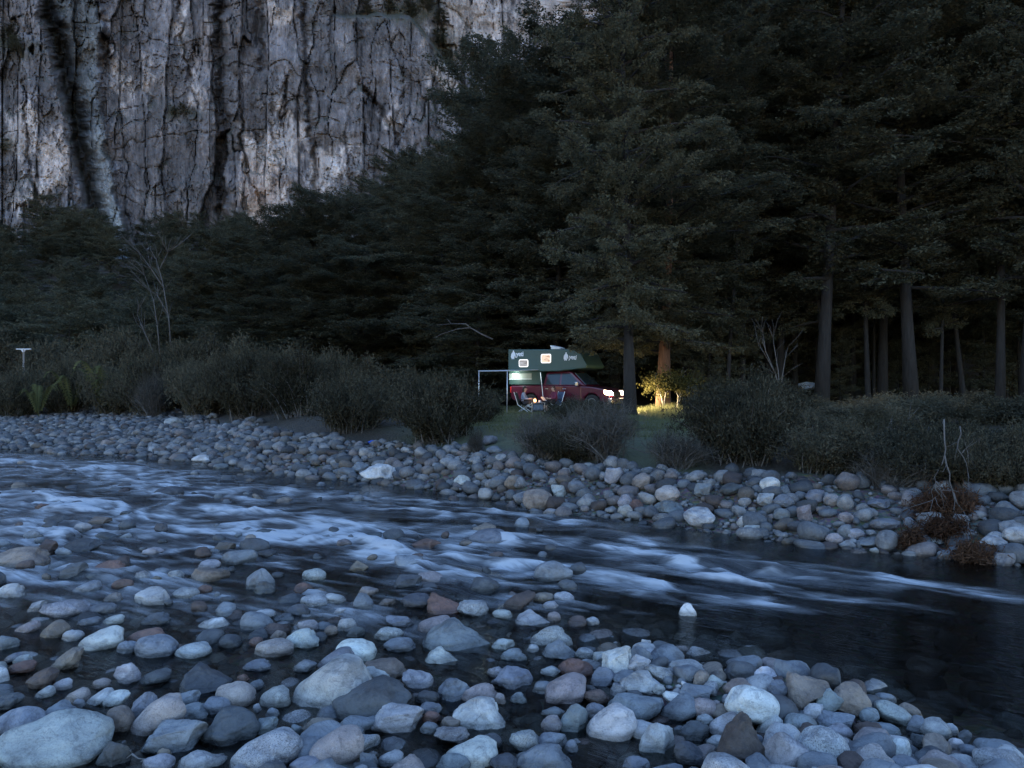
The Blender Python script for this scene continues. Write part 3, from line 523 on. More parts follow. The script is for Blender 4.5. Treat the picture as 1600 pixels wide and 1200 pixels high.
bump(n, l, mth(n, l, 'ADD', f1, mth(n, l, 'MULTIPLY', f2, 0.9)), 0.55, 0.5, p)
CXp = (PX-800)/F*KY; CZp = CAMZ-(PY-600)/F*KY
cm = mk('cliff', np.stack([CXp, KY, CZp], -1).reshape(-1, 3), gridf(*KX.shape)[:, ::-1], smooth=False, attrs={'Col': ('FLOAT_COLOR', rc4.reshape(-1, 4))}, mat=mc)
tag(ob('cliff', cm), None, None, kind='structure')
def cliff_y(x, z):
    i = int(np.argmin(np.abs(xs-x))); j = int(np.argmin(np.abs(zs-z))); return float(KY[i, j])

# ------------------------------------------------------------------ stones
rng = np.random.default_rng(7); random.seed(7)
def stone_shape(sub, seed, kind):
    bm = bmesh.new(); bmesh.ops.create_icosphere(bm, subdivisions=sub, radius=1.0)
    v = np.array([q.co[:] for q in bm.verts]); f = np.array([[q.index for q in t.verts] for t in bm.faces]); bm.free()
    r = np.random.default_rng(seed)
    u = v.copy(); pw = {'r': 1.0, 'e': 0.95, 'f': 0.9, 'p': 0.9}[kind]
    u = np.sign(u)*np.abs(u)**pw
    for k in range({'r': 5, 'e': 4, 'f': 11, 'p': 7}[kind]):
        nn = r.normal(size=3); nn /= np.linalg.norm(nn); h = r.uniform(0.58, 0.88) if kind in 'fp' else r.uniform(0.72, 0.94)
        dd = u@nn-h; u -= np.where(dd > 0, dd*(0.9 if kind in 'fp' else 0.65), 0)[:, None]*nn
    if kind == 'p': u[:, 0] *= 1-0.36*np.clip(u[:, 2], -0.4, .8); u[:, 1] *= 1-0.25*np.clip(u[:, 2], -0.4, .8)
    if kind == 'e': u[:, 2] *= 1+0.22*u[:, 0]; u[:, 1] *= 1+0.2*u[:, 0]
    nrm = v
    u += nrm*(0.10*fbm(v[:, 0]*1.4+seed, v[:, 1]*1.4, v[:, 2]*1.4+.01, o=2, s=seed)+(0.045 if kind in 'fp' else 0.018)*fbm(v[:, 0]*4+seed, v[:, 1]*4, v[:, 2]*4+.01, o=3, s=seed+5))[:, None]
    lo, hi = u.min(0), u.max(0); u = (u-(lo+hi)/2)/((hi-lo)/2)
    return u, f
KINDS = ['r', 'e', 'f', 'r', 'f', 'e', 'p', 'f', 'f', 'e', 'f', 'f']
SV = [mk('river_stone', *stone_shape(5 if i < 8 else 4, 100+i, k), mat=M_stone) for i, k in enumerate(KINDS)]
byk = {k: [i for i, q in enumerate(KINDS) if q == k] for k in 'refp'}
COLS = {'W': (.64, .64, .63), 'L': (.45, .46, .465), 'G': (.235, .26, .285), 'D': (.105, .115, .125), 'B': (.26, .22, .18), 'R': (.21, .125, .10), 'P': (.36, .315, .30), 'S': (.40, .41, .42), 'K': (.125, .092, .08)}
CW = {'W': 'white', 'L': 'pale grey', 'G': 'blue-grey', 'D': 'dark slate', 'B': 'tan', 'R': 'red-brown', 'P': 'pinkish grey', 'S': 'speckled grey', 'K': 'dark brown'}
SPK = {'W': .25, 'L': .4, 'G': .2, 'D': .1, 'B': .25, 'R': .15, 'P': .45, 'S': 1.0, 'K': .05}
LM = [(t[0], t[1], t[7]) for t in T if len(t) > 7]
used = set()
def zone(x, y):
    if y < 690 or (y < 760 and x < 700) or (x > 700 and y < 740+max(0, (x-900))*0.2): return 'far bank'
    return ''
DIRS = [('just right of', 0), ('behind and right of', 45), ('just behind', 90), ('behind and left of', 135), ('just left of', 180), ('in front and left of', 225), ('just in front of', 270), ('in front and right of', 315)]
def stone_label(x, y, w_, h_, c):
    big = 'big' if w_ > 75 else 'medium' if w_ > 44 else 'small' if w_ > 24 else 'tiny'
    asp = h_/w_; sh = 'upright' if asp > 1 else 'round' if asp > .76 else 'oval' if asp > .5 else 'flat'
    for lx, ly, ln in sorted(LM, key=lambda q: (q[0]-x)**2+4*(q[1]-y)**2):
        if abs(lx-x)+abs(ly-y) < 2: continue
        ang = math.degrees(math.atan2(-(y-ly)*1.6, x-lx)) % 360
        dist = math.hypot(x-lx, y-ly)
        rel = min(DIRS, key=lambda q: min(abs(ang-q[1]), 360-abs(ang-q[1])))[0]
        if dist > 110: rel = 'well '+rel.replace('just ', '') if 'just' in rel else 'far '+rel
        lab = f'{big} {CW[c]} {sh} stone {rel} the {ln}'
        if len(lab.split()) > 16: lab = f'{CW[c]} stone {rel} the {ln}'
        if lab not in used: used.add(lab); return lab
    return f'{big} {CW[c]} {sh} river stone'
foot = []                                     # footprints, so that the fill stones keep clear
def put_stone(t, sunk=False):
    x, y, w_, h_, ang, c, k = t[:7]
    if k == 'p' and w_ < 48: k = 'f'
    if k == 'r' and w_ < 100 and random.random() < .4: k = 'f'
    zc = 0.05
    for it in range(10):
        Yc = (CAMZ-zc)*F/(y-600); a_ = w_/2*Yc/F; xc = (x-800)/F*Yc
        ph = math.atan2(y-600, F); hv = h_/2*Yc/F/math.cos(ph); b_ = a_*0.82
        if abs(ang) > 25: b_ = min(b_, hv*1.2)
        c2 = hv**2-(b_*math.sin(ph))**2
        cc = min(max(math.sqrt(max(c2, 0)), 0.45*a_, 0.04), 1.35*a_)
        gz = g1(xc, Yc); zc = 0.5*zc+0.5*max(gz+0.80*cc, .12*cc)
        if sunk: zc = -cc-0.03
    if not sunk: zc = max(zc, -0.15*cc)
    i = random.choice(byk[k]); o = ob('river_stone', SV[i])
    cosr = abs(math.cos(R(ang))); sinr = abs(math.sin(R(ang)))
    o.scale = (a_*1.07, b_*1.07, cc*1.07); o.location = (xc, Yc, zc)
    if k == 'p': o.rotation_euler = (0, -R(ang), 0)
    else: o.rotation_euler = (random.uniform(-.2, .2), -R(ang), random.choice((0, 0, math.pi)) if ang == 0 else 0)
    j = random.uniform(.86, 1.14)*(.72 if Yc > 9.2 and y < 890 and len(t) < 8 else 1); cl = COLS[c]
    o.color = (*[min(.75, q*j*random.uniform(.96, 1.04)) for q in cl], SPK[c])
    foot.append((xc, Yc, a_*0.9, b_*0.9))
    if len(t) > 7:
        nm = t[7]; lab = {4: nm}.get(0, nm)
        where = 'among the rapids' if 770 < y < 930 and x < 760 else 'on the far bank' if y < 890 else 'beside the near water'
        lab = f'{nm} {where}' if 'sunken' not in nm else nm+' under the dark water on the right'
        used.add(lab)
    else: lab = stone_label(x, y, w_, h_, c)
    tag(o, lab, 'stone', 'larger stones of the river and its banks')
    return o
NS = len(T)-8
for i, t in enumerate(T): put_stone(t, i >= NS)
# fill: rows of (x, y, half size)
def scatter(nmax, xr, yr, rmin, rmax, ok, pwr=2.5, sep=0.8, extra=None):
    cells_ = {}; cs = rmax*2; out = []
    def near(x, y):
        i, j = int(x//cs), int(y//cs)
        for a in (i-1, i, i+1):
            for b in (j-1, j, j+1): yield from cells_.get((a, b), ())
    for fx, fy, fa, fb in foot:
        r_ = math.sqrt(fa*fb)*0.85
        for a in range(int((fx-fa)//cs), int((fx+fa)//cs)+1):
            for b in range(int((fy-fb)//cs), int((fy+fb)//cs)+1): cells_.setdefault((a, b), []).append((fx, fy, r_))
    P = rng.random((nmax, 3)); xs_ = xr[0]+(xr[1]-xr[0])*P[:, 0]; ys_ = yr[0]+(yr[1]-yr[0])*P[:, 1]
    m = ok(xs_, ys_); xs_, ys_, q = xs_[m], ys_[m], P[m, 2]
    rs = rmin+(rmax-rmin)*q**pwr
    o_ = np.argsort(-rs)
    for x, y, r in zip(xs_[o_], ys_[o_], rs[o_]):
        if any((x-a)**2+(y-b)**2 < (sep*(r+c))**2 for a, b, c in near(x, y)): continue
        cells_.setdefault((int(x//cs), int(y//cs)), []).append((x, y, r)); out.append((x, y, r))
    return out
dfar = lambda x, y: (y-yfar(x))*0.8
wide_ = lambda x: 2.3+9.8*sst(-4, -20, x)
fill = []
fill += [(q, 'b') for q in scatter(170000, (-32, 17), (2.5, 46), 0.04, 0.19, lambda x, y: (dfar(x, y) > -0.25) & (dfar(x, y) < wide_(x)*(0.95+0.2*vn(x*.7, y*.7))) & (np.abs(x) < y*0.72+6), 3.6, 0.62)]
fill += [(q, 'n') for q in scatter(34000, (-6.5, 7), (2.2, 9.2), 0.018, 0.14, lambda x, y: ((ybar(x)-y)*.8 > -0.1) & ((x > 0.3+0.5*vn(y*2, x)) | (vn(x*1.3+3, y*1.3, 0, 5) > -0.12)), 3.2, 0.78)]
fill += [(q, 'r') for q in scatter(9000, (-26, 9), (4, 30), 0.05, 0.2, lambda x, y: ((ybar(x)-y)*.8 <= 0) & (dfar(x, y) < -0.3), 2.4, 1.0)]
fill += [(q, 'u') for q in scatter(16000, (-6.5, 3), (2.2, 11), 0.03, 0.15, lambda x, y: (G(x, y) < -0.04) & (y < 8.5+.2*x), 2.2, 0.6)]
FV, FFc, FCc = [], [], []; off = 0
XS = [stone_shape(1, 300+i, KINDS[i]) for i in range(12)]; LO = [stone_shape(2, 300+i, KINDS[i]) for i in range(12)]; MD = [stone_shape(3, 300+i, KINDS[i]) for i in range(12)]
keys = list('LLLGGGGGGSSPPBDDDWK')
items = []
for (x, y, r), zn in fill:
    apx = r*2*F/max(y, 3)
    items.append((apx, x, y, r, zn))
items.sort(reverse=True)
n_ind = 300-len(T); ind = 0
gz_all = G(np.array([q[1] for q in items]), np.array([q[2] for q in items]))
for (apx, x, y, r, zn), gz in zip(items, gz_all):
    c = random.choice(keys)
    if zn == 'r': c = random.choice('DDDGGGKB')
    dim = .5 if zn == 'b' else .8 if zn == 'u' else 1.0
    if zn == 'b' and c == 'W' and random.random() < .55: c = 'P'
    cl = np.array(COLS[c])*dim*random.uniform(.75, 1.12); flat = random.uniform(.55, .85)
    a_, b_, cc = r*random.uniform(.95, 1.25), r*random.uniform(.75, 1.0), r*flat
    rot = (random.uniform(-.35, .35), random.uniform(-.35, .35), random.uniform(0, 6.28))
    zc = gz+cc*random.uniform(.35, .8)
    if zn == 'u': zc = min(gz+cc*.6, -cc-random.uniform(.005, .05))
    elif zn == 'r' and 6.4 < y < 12 and x < .8 and random.random() < .36: zc = random.uniform(-.2, .35)*cc
    elif zn == 'r': zc = min(gz+cc*.5, random.uniform(-.06, .03)-cc*.9) if y < 14 or random.random() < .8 else -cc*.45
    if zn not in 'ru' and ind < n_ind and abs(x) < y*.64 and 600+(CAMZ-zc)*F/y < 1190 and c != 'K':
        qx, qy = 800+x/y*F, 600+(CAMZ-zc)*F/y
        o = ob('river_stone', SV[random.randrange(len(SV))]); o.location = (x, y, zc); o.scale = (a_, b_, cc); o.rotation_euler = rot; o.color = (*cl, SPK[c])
        tag(o, stone_label(qx, qy, 2*r*F/y, 2*cc*F/y, c), 'stone', 'larger stones of the river and its banks'); ind += 1; continue
    v, f = (MD if apx > 34 and zn != 'u' else LO if apx > 13 else XS)[random.randrange(12)]
    Mx = np.array(Matrix.Rotation(rot[2], 3, 'Z') @ Matrix.Rotation(rot[1], 3, 'Y') @ Matrix.Rotation(rot[0], 3, 'X'))
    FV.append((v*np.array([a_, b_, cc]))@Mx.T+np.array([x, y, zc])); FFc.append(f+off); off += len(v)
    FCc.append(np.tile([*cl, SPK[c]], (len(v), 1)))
sm = mk('river_stones', np.concatenate(FV), np.concatenate(FFc), attrs={'Col': ('FLOAT_COLOR', np.concatenate(FCc))}, mat=M_stones)
tag(ob('river_stones', sm), 'countless smaller grey stones and pebbles covering both river banks', 'stones', kind='stuff')
print('stones: traced', len(T), 'individual fill', ind, 'stuff', len(FV), 'tris', sum(len(f) for f in FFc))

# ------------------------------------------------------------------ leaves as small faces
def quads(P, U, V):
    """rhombic leaves: centre P, half vectors U (length) and V (width)"""
    v = np.stack([P-U, P+V*0.9-U*.1, P+U, P-V*0.9-U*.1], 1).reshape(-1, 3)
    return v, np.arange(len(v)).reshape(-1, 4)
def slivers(P, U, V):
    v = np.stack([P-V, P+V, P+U], 1).reshape(-1, 3); return v, np.arange(len(v)).reshape(-1, 3)
def make_tree(seed, H, base, Rc, nb, trunk_r, mat, bark, leaf=0.088, shape=0.8, per=84, lean=0.0):
    r = np.random.default_rng(seed); rr = random.Random(seed)
    root = bpy.data.objects.new('beech_tree', None); C.objects.link(root)
    tp = []; 
    for k in range(9):
        t = k/8; tp.append((lean*t*H+0.12*math.sin(t*5+seed)*t*2, 0.12*math.cos(t*4+seed*2)*t*2, H*0.97*t-0.3*(k == 0)))
    trad = [trunk_r*(1.02 if k == 0 else .84)*(1-0.95*(k/8)**0.85) for k in range(9)]
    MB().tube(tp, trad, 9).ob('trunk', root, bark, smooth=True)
    tpa = np.array(tp)
    def trunk_at(z): return np.array([np.interp(z, tpa[:, 2], tpa[:, i]) for i in range(3)])
    limbs = MB(); PP, UU, VV = [], [], []
    for i in range(nb):
        t = (i+r.uniform(0, 1))/nb; z = H*(base+(0.985-base)*t)
        az = i*2.39996+r.uniform(-.5, .5)
        prof = (.72+.28*t/.3 if t < .3 else .18+.82*math.sqrt(max(0, 1-((t-.3)/.78)**2)))*(.62+.75*(.5+.5*float(vn(az % 6.283*.9, t*7, 0, seed))))
        L = max(0.5, Rc*prof*r.uniform(.6, 1.12)); el = r.uniform(-.12, .34)+0.42*t**2
        p0 = trunk_at(z); dv = np.array([math.cos(az)*math.cos(el), math.sin(az)*math.cos(el), math.sin(el)])
        side = np.array([-math.sin(az), math.cos(az), 0])
        pts = [p0+dv*L*q+np.array([0, 0, -0.10*L*q*q])+side*0.06*L*math.sin(q*5+i) for q in (0, .3, .6, .85, 1)]
        limbs.tube(pts, [max(.012, trunk_r*.22*(1-t*.6)*(1-.8*q)) for q in (0, .3, .6, .85, 1)], 4)
        ns = max(3, int(L*3.6))
        for s_ in range(ns):
            q = 1-r.uniform(0, 1)**1.2*.88
            lat = r.uniform(-1, 1)*0.34*L*(1.08-q*.7)
            c0 = p0+dv*L*q+side*lat+np.array([0, 0, -0.10*L*q*q+r.normal(0, .16)-.06*abs(lat)])
            rad = r.uniform(.35, .75); m = int(per*r.uniform(.5, 1.3)*rad/.55)
            ang = r.uniform(0, 6.283, m); rd = rad*np.sqrt(r.uniform(0, 1, m))
            dx = np.cos(ang)*rd*1.15; dy = np.sin(ang)*rd*.75
            P = c0+dv*dx[:, None]+side*dy[:, None]; P[:, 2] += r.normal(0, .055, m)-.16*(rd/rad)**2*rad
            nn = np.stack([r.normal(0, .5, m), r.normal(0, .5, m), np.ones(m)], 1); nn /= np.linalg.norm(nn, axis=1)[:, None]
            a2 = r.uniform(0, 6.283, m); uu = np.stack([np.cos(a2), np.sin(a2), np.zeros(m)], 1)
            uu -= nn*(uu*nn).sum(1)[:, None]; uu /= np.linalg.norm(uu, axis=1)[:, None]; ww = np.cross(nn, uu)
            sz = leaf*r.uniform(.6, 1.35, m)[:, None]
            PP.append(P); UU.append(uu*sz); VV.append(ww*sz*.55)
    limbs.ob('limbs', root, bark)
    v, f = slivers(np.concatenate(PP), np.concatenate(UU)*1.7, np.concatenate(VV)*1.1)
    ob('crown', mk('crown', v, f, smooth=False, mat=mat), root)
    print('tree', seed, len(f)); return root
PROT = {
 'full0': (make_tree(1, 22, .10, 6.6, 122, .42, M_leaf, M_bark), 22), 'full1': (make_tree(2, 18, .08, 6.4, 106, .36, M_leaf, M_bark), 18), 'full2': (make_tree(3, 24, .12, 6.0, 128, .45, M_leaf, M_bark), 24),
 'high0': (make_tree(4, 28, .19, 5.4, 100, .40, M_leaf, M_bark, per=76, lean=.01), 28), 'high1': (make_tree(5, 27, .17, 5.0, 92, .30, M_leaf, M_bark, per=76, lean=-.02), 27),
 'slope0': (make_tree(6, 9, .12, 3.2, 44, .16, M_leaf2, M_bark, leaf=.082, per=76), 9), 'slope1': (make_tree(7, 8, .08, 3.6, 40, .15, M_leaf2, M_bark, leaf=.082, per=76), 8),
}
first = {k: True for k in PROT}
def tree(k, loc, H, label, group, rz=None, wide_s=1.0, name=None, bark=None):
    root, h0 = PROT[k]
    if first[k]: o = root; first[k] = False
    else: o = dup(root)
    if name: o.name = name
    s = H/h0; o.location = loc; o.scale = (s*wide_s, s*wide_s, s); o.rotation_euler = (random.gauss(0, .028), random.gauss(0, .028), random.uniform(0, 6.28) if rz is None else rz)
    tag(o, label, 'tree', group)
    for ch in o.children:
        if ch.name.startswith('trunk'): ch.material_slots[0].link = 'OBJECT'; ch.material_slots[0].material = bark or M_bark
    return o
GE = 'beech trees along the forest edge'; GR = 'beech trees of the dark forest on the right'
for (p_, Y_, H, k, w_, lab) in [
    (612, 60, 13.5, 'full1', 1.1, 'lowest rounded beech at the left end of the forest edge'),
    (655, 53, 12.5, 'full1', 1.15, 'beech whose crown steps up left of the tall forest edge'),
    (700, 50, 15.0, 'full0', 1.1, 'beech with its top level with the mid cliff, left forest edge'),
    (758, 48, 17.0, 'full2', 1.2, 'tall beech whose tip points into the pale upper cliff'),
    (828, 47, 19.5, 'full0', 1.15, 'broad tall beech rising behind the rear of the camper'),
    (745, 42.5, 10.0, 'full1', 1.1, 'low-branched beech behind the awning poles'),
    (905, 46, 22.5, 'full2', 1.2, 'very tall beech straight above the camper roof'),
    (870, 41.5, 14, 'full1', 1.15, 'beech with low layered branches hanging over the camper'),
    (985, 29.8, 24, 'full2', .62, 'thick grey trunk beech right in front of the truck nose'),
    (960, 43, 20, 'full0', 1.1, 'beech with spreading layered crown behind the truck cab'),
    (1036, 33.2, 21, 'full2', .9, 'reddish trunk beech glowing in the headlight beam'),
    (1075, 43, 24, 'full2', 1.05, 'dense beech right of the red glowing trunk')]:
    tree(k, on_ground(p_, Y_), H, lab, GE, wide_s=w_, bark=M_bark_headlit if p_ == 1036 else None)
for (p_, Y_, H, k, w_, lab) in [
    (1128, 45, 27, 'high1', 1.1, 'slender dark trunk above the big dark round bush'),
    (1202, 42, 26, 'high1', .8, 'leftmost trunk of the close dark trio behind the bare pale shrub'),
    (1217, 41, 28, 'high0', .62, 'middle trunk of the close dark trio behind the bare pale shrub'),
    (1243, 44, 26, 'high1', .75, 'rightmost trunk of the close dark trio behind the bare pale shrub'),
    (1283, 36, 30, 'high0', .9, 'tall straight grey trunk reaching the top edge, right of the trio'),
    (1332, 44, 27, 'high1', .8, 'dark trunk midway between the tall grey trunk and right edge group'),
    (1378, 40, 27, 'high0', .8, 'stout trunk in the right-hand forest, third from the tall grey one'),
    (1424, 36, 28, 'high0', .95, 'thickest bluish trunk of the right-hand forest'),
    (1478, 46, 27, 'high1', .9, 'straight dark trunk right of the thick bluish one'),
    (1503, 47, 28, 'high0', .7, 'dim trunk second from the right picture edge group'),
    (1562, 35, 29, 'high1', .75, 'thin leaning dark trunk close to the right edge'),
    (1603, 34, 29, 'high0', .8, 'dark trunk cut by the right picture edge'),
    (1160, 39, 19, 'high1', 1.0, 'short slender beech just left of the bare pale shrub'),
    (1310, 50, 28, 'full2', 1.0, 'full leafy beech behind the tall straight grey trunk'),
    (1450, 52, 28, 'full2', 1.1, 'full leafy beech deep behind the thick bluish trunk'),
    (1760, 38, 27, 'high0', .9, 'beech trunk just beyond the right picture edge'), (1880, 42, 28, 'full2', 1.1, 'leafy beech beyond the right picture edge'), (1950, 34, 26, 'high1', 1.0, 'last beech trunk beyond the right picture edge'),
    (1660, 40, 28, 'full2', 1.1, 'leafy beech at the far right edge of the forest')]:
    tree(k, on_ground(p_, Y_), H, lab, GR, wide_s=w_)
for (p_, Y_, H, k, w_, lab) in [(350, 66, 14, 'full1', 1.1, 'beech left of centre in the row below the rusty cliff foot'), (425, 62, 14.0, 'full0', 1.25, 'beech whose top touches the orange cliff foot'),
    (480, 66, 16.5, 'full1', 1.1, 'beech just right of the orange cliff foot'), (545, 64, 16.5, 'full0', 1.2, 'broad beech filling the gap before the forest edge'), (300, 60, 10.5, 'full1', 1.2, 'low spreading beech right of the bare grey tree'),
    (390, 52, 9, 'full1', 1.3, 'low dark beech behind the middle of the left bush row'), (490, 50, 9.5, 'full1', 1.3, 'low dark beech behind the right end of the left bush row'), (570, 50, 10, 'full1', 1.25, 'low dark beech left of the awning poles')]:
    tree(k, on_ground(p_, Y_), H, lab, 'beech trees below the cliff foot', wide_s=w_)
rb = random.Random(5)
for i in range(16):
    Y_ = rb.uniform(37, 52)
    o = tree('high1', on_ground(rb.uniform(1110, 1640), Y_), rb.uniform(19, 27), 'thin dark leaning trunk deep among the right-hand forest trunks', 'thin dark trunks on the right', wide_s=rb.uniform(.38, .6))
    o.rotation_euler[0] = rb.gauss(0, .05); o.rotation_euler[1] = rb.gauss(0, .05)
for p_, Y_, H, lab in [(1105, 38, 6.0, 'leafy sapling just left of the slender trunk above the big bush'), (1178, 44, 7, 'leafy sapling left of the dark trio of trunks'), (1262, 47, 8, 'leafy sapling right behind the dark trio of trunks'), (1312, 40, 4.0, 'low sapling right of the tall straight grey trunk'),
                       (1362, 45, 7, 'leafy sapling left of the stout trunk in right-hand forest'), (1404, 42, 3.8, 'low sapling between the stout trunk and the thick bluish trunk'), (1450, 43, 5.5, 'leafy sapling right of the thick bluish trunk'), (1535, 40, 6.5, 'leafy sapling left of the thin leaning trunk'), (1585, 44, 7, 'leafy sapling near the right picture edge')]:
    tree(rb.choice(['slope0', 'slope1']), on_ground(p_, Y_), H, lab, 'saplings between the right-hand trunks', wide_s=.8, name='sapling')
for i in range(58):
    Y_ = rb.uniform(54, 100); p_ = rb.uniform(680 if Y_ < 66 else 600, 1750)
    lim = 12+max(0, p_-600)*0.042
    tree(rb.choice(['full0', 'full2', 'high0', 'full1']), on_ground(p_, Y_), min(rb.uniform(20, 29), lim*Y_/50), 'dark beech merging into the deep forest behind the front trees', 'deep forest trees')
for i in range(170):
    Y_ = 58+92*rb.random()**.8; p_ = rb.uniform(-120, 330 if Y_ < 80 else 640)
    tree(rb.choice(['slope0', 'slope1']), on_ground(p_, Y_), rb.uniform(5, 9.5), 'small bushy tree on the wooded slope below the cliff', 'slope trees', wide_s=rb.uniform(.9, 1.3), name='slope_tree')
for (p_, q_, H) in [(78, 345, 7.5), (95, 360, 7), (60, 372, 7), (270, 372, 7), (300, 378, 6)]:
    Y_ = CY-12; x, y, z = px(p_, q_, Y_)
    tree('slope0', (x, y, g1(x, y)-.3), max(H, z-g1(x, y)+H*.7), {78: 'dark tree standing highest against the left gully foot', 95: 'dark tree right beside the highest gully tree', 60: 'dark tree left below the highest gully tree', 270: 'round dark tree against the middle of the dark cliff base', 300: 'smaller tree right of the round dark cliff-base tree'}[p_], 'trees at the cliff foot', wide_s=1.1, name='slope_tree')
LW = {}
for i, (p_, q_, s_) in enumerate([(575, 14, 2.6), (610, 10, 3), (640, 22, 2.6), (665, 8, 3.0), (690, 60, 2.4), (700, 95, 2.6), (716, 120, 2.4), (490, 42, 1.5), (283, 172, 1.6), (270, 176, 1.2), (14, 60, 2.6), (30, 78, 2.2), (5, 230, 2.4), (690, 30, 2.4), (725, 78, 2.6), (740, 150, 2.2)]):
    x, z = cx(p_), cz(q_); y = cliff_y(x, z); x, z = x*y/CY, CAMZ+(z-CAMZ)*y/CY
    tree(rb.choice(['slope0', 'slope1']), (x, cliff_y(x, z)+.2, z-s_*.5), s_*1.5, 'stunted green shrub clinging to a ledge of the cliff', 'shrubs on the cliff ledges', wide_s=1.3, name='ledge_shrub')

# ------------------------------------------------------------------ bushes
def make_bush(seed, mat, n=15000, stems=60, up=1.0, ln=.16, wd=.011, twig=.004, bare=False):
    """unit bush: about 1 wide half-span, 1 high"""
    r = np.random.default_rng(seed); root = bpy.data.objects.new('broom_bush', None); C.objects.link(root)
    st = MB(); PP, UU = [], []
    lob = r.uniform(-.5, .5, (7, 2)); lobh = r.uniform(.7, 1.0, 7)
    for i in range(stems):
        k = r.integers(7); az = r.uniform(0, 6.283); sp = r.uniform(0, 1)**.6
        tip = np.array([lob[k, 0]+math.cos(az)*sp*.52, lob[k, 1]+math.sin(az)*sp*.52, lobh[k]*(1-.5*sp**2)*r.uniform(.8, 1.08)])
        b0 = np.array([lob[k, 0]*.5+r.normal(0, .08), lob[k, 1]*.5+r.normal(0, .08), -.05])
        q = np.linspace(0, 1, 5)[:, None]; pts = b0+(tip-b0)*q; pts[:, 2] += .10*np.sin(q[:, 0]*3.1416); pts[:, :2] += r.normal(0, .02, (5, 2))
        st.tube(pts, [.010, .008, .006, .0045, .003] if not bare else [.011, .009, .007, .005, .003], 3)
        m = n//stems; t = 1-r.uniform(0, 1, m)**1.3*.85
        base = b0+(tip-b0)*t[:, None]; base[:, 2] += .10*np.sin(t*3.1416)
        base += r.normal(0, .055, (m, 3))*(0.5+t[:, None])
        d = (tip-b0)/np.linalg.norm(tip-b0); dd = d*.5+r.normal(0, .62, (m, 3))+np.array([0, 0, .42*up]); dd /= np.linalg.norm(dd, axis=1)[:, None]
        PP.append(base); UU.append(dd*ln*r.uniform(.5, 1.3, m)[:, None])
    P, U = np.concatenate(PP), np.concatenate(UU)
    V = np.cross(U, r.normal(size=U.shape)); V /= np.linalg.norm(V, axis=1)[:, None]; V *= wd*r.uniform(.6, 1.3, len(V))[:, None]
    v, f = slivers(P, U, V)
    st.ob('stems', root, M_greywood if not bare else M_greywood); ob('foliage' if not bare else 'twigs', mk('foliage', v, f, smooth=False, mat=mat), root)
    return root
BP = [make_bush(11, M_bush, 38000, stems=90, ln=.062, wd=.0085), make_bush(12, M_bush, 38000, stems=110, ln=.058, wd=.009, up=.7), make_bush(13, M_bush, 36000, stems=80, up=.4, ln=.055, wd=.010), make_bush(14, M_bush_grey, 4200, stems=130, ln=.30, wd=.0042, up=.5, bare=True)]
bf = [True]*len(BP)
def bush(k, p_, Y_, wpx, top, label, group, name=None, dz=0):
    o = BP[k] if bf[k] else dup(BP[k]); bf[k] = False
    x, y, z = on_ground(p_, Y_); hw = wpx/2*Y_/F; ht = CAMZ-(top-600)/F*Y_-z
    o.location = (x, y, z+dz-.05); o.scale = (hw/.85, min(hw, ht*1.1)/.85, max(ht, .3)/1.02); o.rotation_euler = (0, 0, 0 if k == 0 else random.choice((0, 3.14)))
    if name: o.name = name
    tag(o, label, 'bush', group); return o
GB = 'bushes along the far bank'
